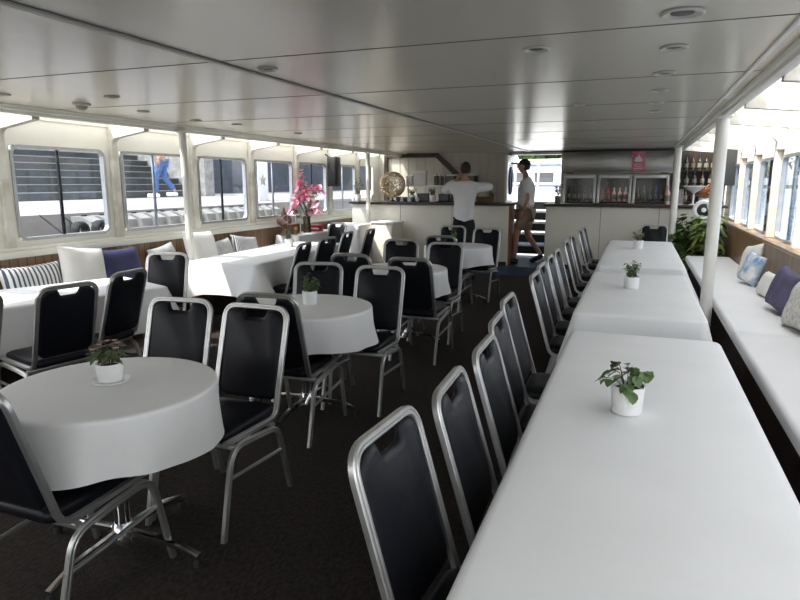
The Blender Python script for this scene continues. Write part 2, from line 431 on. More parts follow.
# bench plinths / seats
def bench(x0, x1, y0, y1, h, xfront, label, name='bench_seat'):
    t = thing(name, label, 'bench', ((x0 + x1) / 2, (y0 + y1) / 2, 0))
    cx, cy = (x0 + x1) / 2, (y0 + y1) / 2
    MB().box(x0 - cx + (.03 if xfront < 0 else 0), y0 - cy, 0, x1 - cx, y1 - cy, h - .09).build('plinth', M_darkwood, t, smooth=False)
    return t, cx, cy
t, cx, cy = bench(.70, XR - .03, -1.5, 9.55, .56, -1, 'long dark wooden bench with white seat pads under the right windows')
for a, b in ((-1.5, 2.0), (2.02, 4.70), (4.72, 9.55)):
    MB().box(.665 - cx, a - cy, .47, XR - .03 - cx, b - cy, .56, .028, 4).build('seat_pad', M_cloth, t)
t, cx, cy = bench(XL + .03, -4.70, 1.6, 8.0, .46, 1, 'long wooden bench under the left windows behind the white tables')
for a, b in ((1.6, 4.8), (4.82, 8.0)):
    MB().box(XL + .03 - cx, a - cy, .39, -4.66 - cx, b - cy, .46, .025, 3).build('seat_pad', M_cloth, t)

# poles
def pole(x, y, label, z0=0, lean=0, r=.038):
    t = thing('support_pole', label, 'pole', (x, y, z0), group=None)
    MB().tube([(0, 0, 0), (lean * .5, 0, 1.0), (0, 0, CZ - .05 - z0)], r, 20).build('shaft', M_pole, t)
    MB().lathe([(0, 0), (r + .03, 0), (r + .03, .012), (r + .004, .02)]).build('base_flange', M_pole, t)
    MB().lathe([(r + .004, CZ - .075 - z0), (r + .025, CZ - .06 - z0), (r + .025, CZ - .045 - z0), (0, CZ - .045 - z0)]).build('top_flange', M_pole, t)
pole(.60, 5.83, 'thick white ceiling pole between the long tables and the right bench, nearer one', r=.050)
pole(.50, 10.25, 'slimmer-looking white pole in front of the fridges by the bar end', r=.048)
pole(-4.57, 5.52, 'cream ceiling pole between the two left tables, beside the large white cushion', lean=.03)
pole(-4.57, 10.4, 'cream ceiling pole standing in front of the left bar counter')

# ceiling lights
def downlight(x, y, r, label, recessed=True):
    t = thing('ceiling_light', label, 'light', (x, y, CZ - .001), group='recessed ceiling lights')
    MB().lathe([(r * .62, .0), (r, -.001), (r, -.006), (r * .9, -.010), (r * .62, -.004), (r * .55, .0)], n=28).build('trim_ring', M_lightrim, t)
    MB().lathe([(0, -.004), (r * .3, -.006), (r * .52, -.003), (r * .52, 0), (0, 0)], n=20).build('lens', M_greyp, t)
LT = [(.10, 2.53, .075, 'nearest'), (.10, 3.13, .06, 'second'), (.085, 3.82, .06, 'third'), (.08, 4.5, .055, 'fourth'), (.075, 5.15, .055, 'fifth'), (.08, 5.75, .05, 'sixth')]
for x, y, r, w in LT: downlight(x, y, r, 'round recessed ceiling light, %s of the row above the long tables' % w)
downlight(-.472, 2.95, .06, 'lone recessed ceiling light near the centre, above the nearest black chairs')
downlight(-1.86, 2.94, .055, 'recessed ceiling light just beside the metal ceiling seam')
for x, y, w in ((-.466, 5.07, 'nearest'), (-.49, 6.47, 'middle'), (-.40, 7.65, 'farthest')): downlight(x, y, .045, 'small ceiling light above the aisle before the open doorway, %s of three' % w)
for x, y, w in ((-4.06, 3.13, 'cut by the left picture edge'), (-3.91, 4.26, 'behind the dome detector'), (-4.0, 5.04, 'beside the nearer cream pole'), (-3.88, 5.52, 'just past the nearer cream pole'), (-3.88, 6.75, 'farthest along the left rim')):
    downlight(x, y, .05, 'recessed light by the left ceiling rim, ' + w)
downlight(-3.45, 3.47, .05, 'recessed light right of the dome detector on the left ceiling')
t = thing('dome_detector', 'small grey dome fitting hanging from the left ceiling', 'detector', (-3.98, 3.70, CZ - .001))
MB().lathe([(0, 0), (.065, 0), (.065, -.012), (.045, -.018)], n=24).build('base_plate', M_lightrim, t)
MB().lathe([(.042, -.016), (.04, -.035), (.025, -.05), (0, -.055)], n=24).build('dome', M_batten, t)

# ------------------------------------------------------------------ chairs
PF = []          # grooved rounded tube profile: width .022 x depth .03
for a, b in ((-.011, -.010), (-.007, -.014), (.007, -.014), (.011, -.010), (.011, -.004), (.0085, -.0015), (.0085, .0015), (.011, .004), (.011, .010), (.007, .014), (-.007, .014), (-.011, .010), (-.011, .004), (-.0085, .0015), (-.0085, -.0015), (-.011, -.004)):
    PF.append((b, a))
HW = .186
def lean(z): return .135 * (1 - (z - .40) / .53) if z > .40 else .135
def make_chair():
    t = thing('banquet_chair', '', 'chair')
    # back frame: one tube from the front of the seat, up, over and down again
    p = []
    def side(s): return [(s * HW, .56, .425), (s * HW, .155, .405), (s * HW, lean(.93), .93)]
    left = side(-1); right = side(1)[::-1]
    path = fillet(left + right, [.06, .075, .075, .06], 7)
    MB().sweep(path, PF, up=(0, 0, 1)).build('back_frame', M_alu, t)
    # seat
    m = MB(); g = bmesh.new()
    nx, ny = 10, 10
    def ring(scale, z): pass
    prof = [(0, .0), (1, .0)]
    outline = []
    for cx_, cy_, a0 in ((.132, .13 + .04, -PI / 2), (.132, .50, 0), (-.132, .50, PI / 2), (-.132, .13 + .04, PI)):
        for k in range(6):
            a = a0 + PI / 2 * k / 5; outline.append(Vector((cx_ + .045 * math.cos(a), cy_ + .045 * math.sin(a), 0)))
    cen = Vector((0, .335, 0)); rings = []
    for sc, z in ((.97, .415), (1.0, .42), (1.01, .44), (.985, .458), (.9, .468), (.6, .474), (.25, .476)):
        rings.append([m.b.verts.new(cen + (q - cen) * sc + Vector((0, 0, z))) for q in outline])
    n = len(outline)
    for a, b in zip(rings, rings[1:]):
        for k in range(n): m.b.faces.new((a[k], a[(k + 1) % n], b[(k + 1) % n], b[k]))
    m.b.faces.new(rings[0][::-1]); m.b.faces.new(rings[-1])
    m.build('seat', M_vinyl, t, angle=60)
    # backrest panel with hand-hole notch at the top
    z0, z1, hw = .475, .918, HW - .010
    O = []
    def cor(cx_, cz_, r, a0, k_=6):
        for k in range(k_): a = a0 + PI / 2 * k / (k_ - 1); O.append((cx_ + r * math.cos(a), cz_ + r * math.sin(a)))
    cor(hw - .05, z0 + .05, .05, -PI / 2); cor(hw - .065, z1 - .065, .065, 0)
    O += [(.072, z1), (.066, z1 - .012), (.056, z1 - .036), (.046, z1 - .043), (-.046, z1 - .043), (-.056, z1 - .036), (-.066, z1 - .012), (-.072, z1)]
    cor(-hw + .065, z1 - .065, .065, PI / 2); cor(-hw + .05, z0 + .05, .05, PI)
    n = len(O)
    def inset(d):
        out = []
        for i in range(n):
            a, b, c = Vector(O[i - 1]), Vector(O[i]), Vector(O[(i + 1) % n])
            e1 = (b - a).normalized(); e2 = (c - b).normalized()
            nn = Vector((-e1.y - e2.y, e1.x + e2.x)); nn = nn.normalized() if nn.length > 1e-6 else Vector((0, 1))
            out.append(b + nn * d)
        return out
    m = MB(); R_ = []
    for d, off in ((.022, -.013), (.010, -.011), (.002, -.005), (0, 0), (.002, .006), (.010, .014), (.022, .018)):
        R_.append([m.b.verts.new((q.x, lean(q.y) + off, q.y)) for q in inset(d)])
    for a, b in zip(R_, R_[1:]):
        for k in range(n): m.b.faces.new((a[k], b[k], b[(k + 1) % n], a[(k + 1) % n]))
    m.b.faces.new(R_[0]); m.b.faces.new(R_[-1][::-1])
    bmesh.ops.recalc_face_normals(m.b, faces=m.b.faces)
    m.build('backrest', M_vinyl, t, angle=60)
    # legs: front and rear of each side, meeting half way along the rail
    for s in (-1, 1):
        x = s * (HW + .024)
        f = fillet([(x, .64, 0), (x, .55, .405), (x, .34, .385)], .085, 6)
        r = fillet([(x, .075, 0), (x, .175, .365), (x, .34, .385)], .07, 6)
        for q in (f, r): MB().sweep(q, PF, up=(1, 0, 0)).build('leg', M_alu, t)
        MB().tube([(x, .125, .215 + .02), (x, .59, .27)], .009).build('stretcher', M_alu, t)
    MB().box(-HW - .02, .50, .385, HW + .02, .53, .405, .003).build('crossbar', M_alu, t)
    MB().box(-HW - .02, .19, .375, HW + .02, .22, .395, .003).build('crossbar', M_alu, t)
    return t
PROTO = make_chair(); USED = [False]
def chair(x, y, dx, dy, label, group):
    o = PROTO if not USED[0] else copy_tree(PROTO); USED[0] = True
    o.location = (x, y, 0); o.rotation_euler = (0, 0, face(dx, dy)); o['label'] = label; o['group'] = group
    return o
GR = 'black banquet chairs at the round tables'
chair(-1.96, 1.25, 0, 1, 'black vinyl chair cut by the bottom left corner, tucked under the nearest round table', GR)
chair(-1.82, 2.69, 0, -1, 'black chair at the right of the nearest round table, silver legs fully in view', GR)
chair(-2.31, 2.7, 0.1, -0.99, 'black chair behind the nearest round table, left of its fully visible neighbour', GR)
chair(-1.955, 2.98, -0.05, 1, 'black chair seen from behind, left side of the second round table', GR)
chair(-1.795, 4.31, 0.05, -1, 'black chair on the right of the second round table with its seat showing', GR)
chair(-2.345, 4.35, 0.25, -0.95, 'black chair behind the potted plant of the second round table', GR)
chair(-2.375, 4.99, -0, 1, 'black chair behind the second round table, backing the plant chair', GR)
chair(-1.777, 4.89, 0, 1, 'black chair seen from behind at the near side of the third round table', GR)
chair(-1.88, 6.32, 0.02, -1, 'black chair at the right of the third round table, facing the camera', GR)
chair(-2.46, 6.51, 0.2, -0.98, 'black chair on the far side of the third round table, left of its neighbour', GR)
chair(-2.2, 7.16, 0.05, 1, 'black chair at the near left of the farthest round table, mostly hidden', GR)
chair(-2.55, 8.91, 0.1, -1, 'black chair behind the farthest round table in front of the standing man', GR)
chair(-1.965, 8.63, -0.04, -1, 'black chair right of the farthest round table, close to the open doorway', GR)
GL = 'black banquet chairs at the left tables'
chair(-3.44, 2.31, -1, .05, 'black chair at the left picture edge, mostly cut off', GL)
chair(-3.285, 2.83, -0.97, 0.2, 'black chair turned at an angle to the nearer left table, leftmost fully visible back', GL)
chair(-3.4, 3.45, -1, -0.09, 'black chair seen nearly edge on at the far corner of the nearer left table', GL)
chair(-3.97, 4.5, 0.27, -0.96, 'black chair with sunlit grey front at the far end of the nearer left table', GL)
chair(-3.26, 5.75, -1, -0.12, 'black chair in the row along the farther left table, nearest of four', GL)
chair(-3.35, 6.46, -1, 0.08, 'black chair in the row along the farther left table, second from the near end', GL)
chair(-3.48, 7.27, -1, -0.08, 'black chair in the row along the farther left table, third from the near end', GL)
chair(-3.41, 7.85, -1, -0.09, 'black chair in the row along the farther left table, next to the cream pole', GL)
chair(-4.43, 8.9, -0.35, -0.93, 'sunlit pale-looking chair at the far end of the farther left table', GL)
G1 = 'black banquet chairs along the long tables'
for (x, y, w, dy) in ((-.589, 1.426, 'nearest the camera', -.076), (-.538, 1.855, 'second from the camera', .04), (-.539, 2.353, 'third from the camera', .02), (-.594, 2.845, 'fourth from the camera', .045), (-.650, 3.393, 'fifth from the camera', .016)):
    chair(x, y, 1, dy, 'black chair with silver frame along the long tables, ' + w, G1)
for (x, y, w) in ((-.650, 4.361, 'first past the gap'), (-.679, 4.878, 'second past the gap'), (-.692, 5.445, 'third past the gap'), (-.697, 5.994, 'fourth past the gap'), (-.714, 6.954, 'fifth past the gap'), (-.729, 7.728, 'sixth past the gap'), (-.727, 8.75, 'second to last before the bar'), (-.71, 9.25, 'last before the bar')):
    chair(x, y, 1, 0, 'black chair in the far row along the long tables, ' + w, G1)
chair(0.25, 10.22, 0, -1, 'black chair at the head of the farthest long table, against the bar front', G1)

# ------------------------------------------------------------------ tables
def rect_cloth(x0, x1, y0, y1, zt, hem, r=.05, flare=.03, cflare=.10, cdrop=.06, wave=.012, seed=0, corners=(1, 1, 1, 1)):
    """draped cloth over a rectangle centred on the origin"""
    rn = random.Random(seed); ph = [rn.uniform(0, 6) for _ in range(4)]
    m = MB(); per = []
    cs = ((x1 - r, y0 + r, -PI / 2, 0), (x1 - r, y1 - r, 0, 1), (x0 + r, y1 - r, PI / 2, 2), (x0 + r, y0 + r, PI, 3))
    cpts = [(x1, y0), (x1, y1), (x0, y1), (x0, y0)]
    for i, (cx, cy, a0, ci) in enumerate(cs):
        for k in range(9):
            a = a0 + PI / 2 * k / 8
            per.append((Vector((cx + r * math.cos(a), cy + r * math.sin(a))), Vector((math.cos(a), math.sin(a)))))
        nx_ = cs[(i + 1) % 4]; b = Vector((nx_[0] + r * math.cos(nx_[2]), nx_[1] + r * math.sin(nx_[2]))); a_ = per[-1][0]; nn = per[-1][1]
        L = (b - a_).length; N = max(6, int(L / .06))
        for k in range(1, N): per.append((a_ + (b - a_) * k / N, nn))
    n = len(per); s = 0; arcl = []
    for i in range(n): arcl.append(s); s += (per[(i + 1) % n][0] - per[i][0]).length
    T = s
    layers = [(-.30, 0, 0), (-.10, 0, 0), (-.03, -.0005, 0), (-.012, -.003, 0), (-.003, -.011, 0), (0, -.024, 0)] + [(None, k / 8, 0) for k in range(1, 9)]
    rings = []
    D = zt - hem
    for (o_, z_, _) in layers:
        ring = []
        for i, (p, nn) in enumerate(per):
            cw = 0
            for q, (X_, Y_) in enumerate(cpts):
                dd = math.hypot(p.x - X_, p.y - Y_); cw = max(cw, corners[q] * math.exp(-(dd / .13) ** 2))
            u = arcl[i] / T * 2 * PI
            wv = wave * (math.sin(u * 9 + ph[0]) + .6 * math.sin(u * 17 + ph[1]) + .5 * math.sin(u * 5 + ph[2]))
            if o_ is not None:
                inn = min(-o_, min(x1 - x0, y1 - y0) / 2 - .02); q_ = p - nn * inn if o_ > -.09 else Vector((p.x * 1.0, p.y)) * 1
                if o_ <= -.09:
                    fx = 1 - inn / ((x1 - x0) / 2) ; fy = 1 - inn / ((y1 - y0) / 2)
                    q_ = Vector(((p.x - (x0 + x1) / 2) * fx + (x0 + x1) / 2, (p.y - (y0 + y1) / 2) * fy + (y0 + y1) / 2))
                ring.append(m.b.verts.new((q_.x, q_.y, zt + z_)))
            else:
                tt = z_
                off = flare * tt + wv * tt + cw * cflare * tt ** 1.1
                q_ = p + nn * off
                ring.append(m.b.verts.new((q_.x, q_.y, zt - .024 - (D - .024 + cw * cdrop) * tt)))
        rings.append(ring)
    for a, b in zip(rings, rings[1:]):
        for k in range(n): m.b.faces.new((a[k], b[k], b[(k + 1) % n], a[(k + 1) % n]))
    m.b.faces.new(rings[0])
    bmesh.ops.recalc_face_normals(m.b, faces=m.b.faces)
    return m
def rect_table(name, x, y, w, l, zt, rz, label):
    t = thing(name, label, 'table', (x, y, 0), rz)
    MB().box(-w / 2 + .03, -l / 2 + .03, zt - .034, w / 2 - .03, l / 2 - .03, zt - .008, .004).build('tabletop', M_darkwood, t)
    for sx in (-1, 1):
        for sy in (-1, 1): MB().tube([(sx * (w / 2 - .06), sy * (l / 2 - .10), 0), (sx * (w / 2 - .06), sy * (l / 2 - .10), zt - .03)], .018).build('leg', M_alu, t)
    return t
def clothed(x, y, w, l, zt, hem, rz, tl, cl, name='banquet_table', **k):
    rect_table(name, x, y, w, l, zt, rz, tl)
    c = rect_cloth(-w / 2, w / 2, -l / 2, l / 2, zt, hem, **k).build('tablecloth', M_cloth, None, (x, y, 0), rz, angle=70)
    tag(c, cl, 'tablecloth', 'white cloths on the rectangular tables'); return c
clothed(.068, 2.085, .765, 2.95, .742, .50, 0, 'long rectangular table nearest the camera, under a white cloth', 'smooth white cloth on the long table nearest the camera', flare=.02, cflare=.02, cdrop=.0, wave=.003, r=.06, seed=1)
clothed(.045, 5.07, .80, 2.02, .742, .42, 0, 'long rectangular table in the middle of the right row, under a white cloth', 'white cloth on the middle long table, its front drop showing across the gap', flare=.05, cflare=.05, cdrop=.02, wave=.006, seed=2)
clothed(.06, 8.05, .84, 3.05, .742, .42, 0, 'long rectangular table farthest down the right row, under a white cloth', 'white cloth on the farthest long table before the bar', flare=.05, cflare=.10, cdrop=.0, wave=.006, seed=3)
clothed(-4.155, 3.41, .85, 1.50, .742, .41, -.384, 'rectangular table at the left by the striped cushion, under a white cloth', 'sunlit white cloth on the left table nearest the camera', flare=.06, cflare=.10, cdrop=.05, seed=4)
clothed(-4.12, 6.55, .86, 2.45, .742, .41, .075, 'rectangular table by the large white cushion, under a draped white cloth', 'white cloth with a pointed corner fold on the farther left table', flare=.045, cflare=.24, cdrop=.07, wave=.010, seed=5)

def round_table(x, y, r, label, clabel, seed, gap):
    t = thing('round_table', label, 'table', (x, y, 0), group='round cafe tables')
    MB().lathe([(0, .715), (r - .02, .715), (r - .012, .722), (r - .012, .734), (r - .02, .737), (0, .737)], n=48).build('tabletop', M_darkwood, t)
    MB().tube([(0, 0, .06), (0, 0, .72)], .032, 16).build('column', M_chrome, t)
    MB().lathe([(0, .05), (.06, .05), (.055, .10), (.035, .13), (0, .13)]).build('hub', M_chrome, t)
    for k in range(4):
        a = k * PI / 2 + gap; c, s_ = math.cos(a), math.sin(a)
        p = fillet([(.03 * c, .03 * s_, .095), (.26 * c, .26 * s_, .085), (.385 * c, .385 * s_, .045)], .08)
        l = MB().sweep(p, [(-.017, -.010), (-.012, -.014), (.012, -.014), (.017, -.010), (.017, .008), (.010, .014), (-.010, .014), (-.017, .008)]).build('foot', M_chrome, t)
        MB().lathe([(0, 0), (.018, 0), (.018, .018), (.010, .035), (0, .035)], (.378 * c, .378 * s_, 0), 12).build('foot_pad', M_rubber, l)
    # cloth: stretched round with a plain skirt
    rn = random.Random(seed); m = MB(); N = 96; rings = []
    a1, a2, a3 = [rn.uniform(0, 6) for _ in range(3)]
    D = .235
    for (f, dz, w) in ((0.2, 0, 0), (.6, 0, 0), (.93, 0, 0), (.975, -.001, 0), (.993, -.005, 0), (1.0, -.014, 0), (1.002, -.022, 0), (1.003, -.07, .12), (1.004, -.12, .3), (1.007, -.16, .55), (1.011, -.20, .8), (1.015, -D, 1)):
        ring = []
        for k in range(N):
            a = 2 * PI * k / N
            wv = .010 * math.sin(3 * a + a1) + .010 * math.sin(7 * a + a2) + .006 * math.sin(13 * a + a3)
            wv += .028 * math.exp(-((((a - .15 + PI) % (2 * PI)) - PI) / .16) ** 2)
            rr = r * f + wv * w
            ring.append(m.b.verts.new((rr * math.cos(a), rr * math.sin(a), .745 + dz + w * .012 * math.sin(4 * a + a2))))
        rings.append(ring)
    for a, b in zip(rings, rings[1:]):
        for k in range(N): m.b.faces.new((a[k], b[k], b[(k + 1) % N], a[(k + 1) % N]))
    m.b.faces.new(rings[0]); bmesh.ops.recalc_face_normals(m.b, faces=m.b.faces)
    tag(m.build('tablecloth', M_cloth, None, (x, y, 0), angle=70), clabel, 'tablecloth', 'white cloths on the round tables')
RT = [(-1.985, 1.86, .425, 'nearest', 'at the front left'), (-2.07, 3.62, .46, 'second', 'in the middle left'), (-2.12, 5.64, .44, 'third', 'past the second one'), (-2.20, 7.95, .45, 'fourth', 'near the bar')]
for i, (x, y, r, w, p) in enumerate(RT):
    round_table(x, y, r, 'round cafe table on a chrome cross base, %s from the camera %s' % (w, p), 'white skirted cloth on the %s round table from the camera' % w, i, .03)

# ------------------------------------------------------------------ cushions
def cushion(name, w, h, th, m_, loc, rot, label, n=14):
    m = MB(); V = {}
    for s in (1, -1):
        for i in range(n + 1):
            for j in range(n + 1):
                u = -1 + 2 * i / n; v = -1 + 2 * j / n
                edge = i in (0, n) or j in (0, n)
                if edge and s < 0: V[(s, i, j)] = V[(1, i, j)]; continue
                t_ = ((1 - u ** 4) * (1 - v ** 4)) ** .55
                pin = 1 - .07 * (1 - abs(v)) ** 0 * (u * u * (1 - v * v)) * .9 - 0
                X = u * w / 2 * (1 - .07 * (1 - v * v) * abs(u) ** 3); Z = v * h / 2 * (1 - .07 * (1 - u * u) * abs(v) ** 3)
                nz = noise.noise(Vector((u * 2.2, v * 2.2, s * 3 + loc[1]))) * .012
                V[(s, i, j)] = m.b.verts.new((X, s * (th / 2 * t_ + (0 if edge else nz * t_)), Z))
    for s in (1, -1):
        for i in range(n):
            for j in range(n):
                q = [V[(s, i, j)], V[(s, i + 1, j)], V[(s, i + 1, j + 1)], V[(s, i, j + 1)]]
                m.b.faces.new(q if s < 0 else q[::-1])
    o = m.build(name, m_, None, loc, angle=80); o.rotation_euler = rot
    tag(o, label, 'cushion'); return o
def lc(y, w, h, th, m_, label, z=.46, lean_=.28, rx=0, x=None, ty=0):
    """cushion leaning on the left wall; local +Y faces the room"""
    xx = (XL + .05 + th * .45 + h / 2 * math.sin(lean_)) if x is None else x
    e = Matrix.Rotation(-PI / 2 + ty, 4, 'Z') @ Matrix.Rotation(lean_, 4, 'X') @ Matrix.Rotation(rx, 4, 'Y')
    hh = h / 2 * math.cos(lean_) * math.cos(rx) + w / 2 * abs(math.sin(rx)) * .8
    return cushion('cushion', w, h, th, m_, (xx, y, z + hh), e.to_euler(), label)
lc(3.93, .62, .38, .15, M_stripe, 'grey and white striped cushion on the left bench, first from the left', z=.485)
lc(4.38, .50, .50, .15, M_cushw, 'plain white square cushion between the striped and the navy ones', rx=-.16, x=XL + .27)
lc(4.92, .52, .46, .15, M_navy, 'navy blue square cushion on the left bench', x=XL + .21)
lc(5.60, .42, .40, .13, M_cushg, 'pale cushion half hidden behind the cream pole and grey-fronted chair', rx=.15)
lc(6.15, .54, .54, .15, M_cushw, 'large white cushion right of the nearer cream pole', x=XL + .24, rx=-.06)
lc(6.66, .42, .38, .13, M_cushg, 'small light grey cushion between the large white and fine-striped ones', rx=.1)
lc(7.15, .56, .38, .14, M_stripe2, 'fine black-striped cushion at the far end of the left bench', rx=-.14)
def rc(y, w, h, th, m_, label, z=.555, lean_=.3, rx=0, off=0, ty=0):
    xx = XR - .04 - th * .45 - h / 2 * math.sin(lean_) - off
    e = Matrix.Rotation(PI / 2 + ty, 4, 'Z') @ Matrix.Rotation(lean_, 4, 'X') @ Matrix.Rotation(rx, 4, 'Y')
    hh = h / 2 * math.cos(lean_) * math.cos(rx) + w / 2 * abs(math.sin(rx)) * .8
    return cushion('cushion', w, h, th, m_, (xx, y, z + hh), e.to_euler(), label)
rc(7.42, .38, .36, .11, M_cushw, 'white cushion at the back of the pair by the plants on the right bench', rx=.2, ty=.2, off=-.03)
rc(7.0, .35, .31, .11, M_bluepat, 'white cushion with a blue print on the right bench', rx=-.12, off=.02, ty=.3)
rc(6.25, .34, .23, .11, M_cushw, 'small pale cushion between the blue-print and dark purple ones', off=.0, ty=.15)
rc(5.50, .42, .34, .12, M_plum, 'dark slate purple cushion on the right bench', rx=-.14, off=.01, ty=.2)
rc(4.85, .46, .35, .14, M_lav, 'pale speckled cushion cut by the right picture edge', rx=.08, off=.0, ty=.1)

# ------------------------------------------------------------------ potted plants
def pot_plant(x, y, z, pr, ph, kind, label, saucer=False, seed=0, cat='plant', potmat=None, sc=1.0, hgt=.1):
    rn = random.Random(seed)
    t = thing('potted_plant', label, cat, (x, y, z))
    pm = potmat or M_white
    b0 = .008 if saucer else 0
    p = MB().lathe([(0, b0), (pr * .86, b0), (pr * .9, b0 + .004), (pr, ph), (pr * .97, ph + .003), (pr * .92, ph), (pr * .88, ph - .012), (0, ph - .014)], n=28).build('pot', pm, t)
    MB().lathe([(0, ph - .013), (pr * .9, ph - .013), (0, ph - .008)], n=20).build('soil', M_soil, p)
    if saucer: MB().lathe([(0, 0), (pr * 1.15, 0), (pr * 1.4, .010), (pr * 1.38, .013), (pr * 1.1, .006), (0, .006)], n=32).build('saucer', M_white, t)
    lf, st = MB(), MB()
    nst = {'round': 16, 'flower': 12, 'bush': 14, 'sprig': 10}[kind]
    fl = MB()
    for k in range(nst):
        a = 2 * PI * k / nst + rn.uniform(-.3, .3); out = rn.uniform(.25, 1.0) * sc; up = rn.uniform(.55, 1.05) * hgt
        if kind == 'round':
            out = rn.uniform(.35, 1.35); up = hgt * rn.uniform(.35, 1.25)
        e = Vector((math.cos(a) * pr * out * 1.15, math.sin(a) * pr * out * 1.15, ph + up * (1.15 - .5 * out / sc)))
        b_ = Vector((math.cos(a) * pr * .25, math.sin(a) * pr * .25, ph - .01)); mid = (b_ + e) / 2 + Vector((0, 0, up * .3))
        st.tube([b_, mid, e], .0016, 5)
        ls = {'round': (.034, .034), 'flower': (.036, .026), 'bush': (.03, .02), 'sprig': (.032, .018)}[kind]
        nl = {'round': 3, 'flower': 5, 'bush': 7, 'sprig': 7}[kind]
        for j in range(nl):
            tt = 1 - j * (.18 if kind != 'round' else .12); pp = b_ * (1 - tt) + e * tt + Vector((0, 0, up * .3 * (1 - tt)))
            an = a + rn.uniform(-1.6, 1.6); dn = rn.uniform(-.7, .5)
            k_ = rn.uniform(.8, 1.25) * sc ** .5; dn = rn.uniform(-1.0, .6) if kind == 'round' else dn
            lf.leaf(pp, (math.cos(an), math.sin(an), dn), ls[0] * k_, ls[1] * k_, droop=.35)
        if kind == 'flower' and k % 2 == 0:
            for j in range(5):
                an = j * 2 * PI / 5; fl.leaf(e + Vector((0, 0, .012)), (math.cos(an), math.sin(an), .5), .016, .014, droop=.1)
    if kind == 'round':
        lf.leaf((pr * .3, -pr * .95, ph - .005), (.05, -.5, -1), .042, .036, up=(0, -1, 0), droop=.1)
        lf.leaf((-pr * 1.0, -.01, ph + .05), (-1, -.2, -.3), .045, .038, droop=.6)
    st.build('stems', M_stem, t); lf.build('foliage', M_leaf if kind in ('round', 'bush') else M_leaf2, t, smooth=True)
    if kind == 'flower': fl.build('flowers', M_salmon, t)
    else: fl.b.free()
    return t
pot_plant(-2.005, 1.885, .746, .055, .082, 'flower', 'white potted plant with small pink flowers on a saucer on the nearest round table', True, 1, hgt=.085)
pot_plant(-2.06, 3.68, .746, .052, .088, 'bush', 'white potted bushy green plant on the second round table', False, 2, hgt=.13)
pot_plant(.008, 2.29, .744, .058, .10, 'round', 'white potted plant with round drooping leaves on the nearest long table', False, 3, hgt=.10)
pot_plant(-.012, 5.16, .744, .06, .09, 'bush', 'white potted green plant on the middle long table', False, 4, hgt=.14)
pot_plant(.03, 8.40, .744, .062, .10, 'bush', 'white potted green plant on the farthest long table', False, 5, hgt=.15)
pot_plant(-4.22, 7.03, .744, .06, .10, 'sprig', 'white potted pale green plant on the farther left table', False, 6, hgt=.17)
pot_plant(-2.30, 8.08, .746, .05, .07, 'bush', 'tiny potted plant on the farthest round table by the bar', False, 7, hgt=.14)

# ------------------------------------------------------------------ bar counters
def counter(x0, x1, y0, y1, zt, label, rend):
    t = thing('bar_counter', label, 'counter', ((x0 + x1) / 2, (y0 + y1) / 2, .15)); cx, cy = (x0 + x1) / 2, (y0 + y1) / 2
    MB().box(x0 - cx, y0 - cy, 0, x1 - cx, y1 - cy, zt - .15 - .045, .02, 3).build('body', M_bar, t)
    MB().box(x0 - .04 - cx, y0 - .05 - cy, zt - .15 - .043, x1 + .05 - cx, y1 + .04 - cy, zt - .15, .008).build('countertop', M_darkwood, t)
    MB().box(x0 + .02 - cx, y0 - .008 - cy, 0, x1 - .02 - cx, y0 + .0 - cy, .07).build('kickboard', M_darkwood, t)
    if rend: MB().box(x1 - cx - .002, y0 + .02 - cy, .0, x1 + .006 - cx, y1 - .02 - cy, zt - .2).build('end_panel', M_redwood, t, smooth=False)
    for xs_ in ((x0 + (x1 - x0) * .33), (x0 + (x1 - x0) * .66)): MB().box(xs_ - cx - .003, y0 - .0035 - cy, .07, xs_ - cx + .003, y0 - cy + .001, zt - .2).build('seam', M_darkwood, t, smooth=False)
    return t
CT = 1.225
counter(-5.0, -2.06, YB, YB + .55, CT, 'long cream bar counter with dark top on the left of the doorway', True)
counter(-1.44, 1.22, YB, YB + .55, CT, 'cream bar counter with dark top in front of the glass fridges', False)
t = thing('side_cabinet', 'tall narrow red-brown wooden cabinet at the right end of the left bar', 'cabinet', (-2.30, 11.42, .15))
MB().box(-.13, -.22, 0, .13, .22, 1.0, .006).build('body', M_redwood, t)
MB().box(-.11, -.228, .04, .11, -.218, .95, .004).build('door', M_redwood, t)
# draped side table by the pole and small white cabinet
clothed(-4.72, 9.95, .62, .62, .86, .12, 0, 'small square side table in front of the left bar, under a pleated white skirt', 'pleated white skirt cloth on the small square table before the left bar', name='side_table', flare=.03, cflare=.03, wave=.018, cdrop=0, seed=9)
t = thing('low_cabinet', 'plain cream box cabinet standing against the left bar front beside the pole', 'cabinet', (-4.15, 10.28, 0))
MB().box(-.20, -.25, .02, .20, .25, .87, .006).build('body', M_bar, t); MB().box(-.185, -.262, .08, .185, -.25, .82, .004).build('door', M_cream, t); MB().box(-.22, -.27, .87, .22, .26, .89, .004).build('top', M_whitep, t)

# sideboard at the far end of the left table, with lamp, vase and box
SX, SY = -4.86, 8.30
clothed(-4.85, SY + .35, .40, 1.3, .80, .30, 0, 'narrow serving table under the left windows, behind the farther left table', 'patterned white cloth on the narrow serving table holding the flower vase', name='serving_table', flare=.02, cflare=.03, wave=.006, cdrop=0, seed=11)
# lamp
t = thing('oil_lamp', 'ornate smoked glass table lamp on a dark foot beside the flower vase', 'lamp', (-4.86, 7.98, .802))
MB().lathe([(0, 0), (.085, 0), (.09, .015), (.05, .03), (.03, .06), (.028, .10), (.045, .12), (.045, .135), (0, .135)]).build('base', M_brown, t)
MB().lathe([(.045, .135), (.10, .17), (.115, .21), (.10, .26), (.055, .30), (.04, .305)], n=28).build('lamp_shade', M_amber, t)
MB().lathe([(.045, .300), (.035, .33), (.018, .35), (.018, .38), (.006, .40), (0, .41)]).build('finial', M_brown, t)
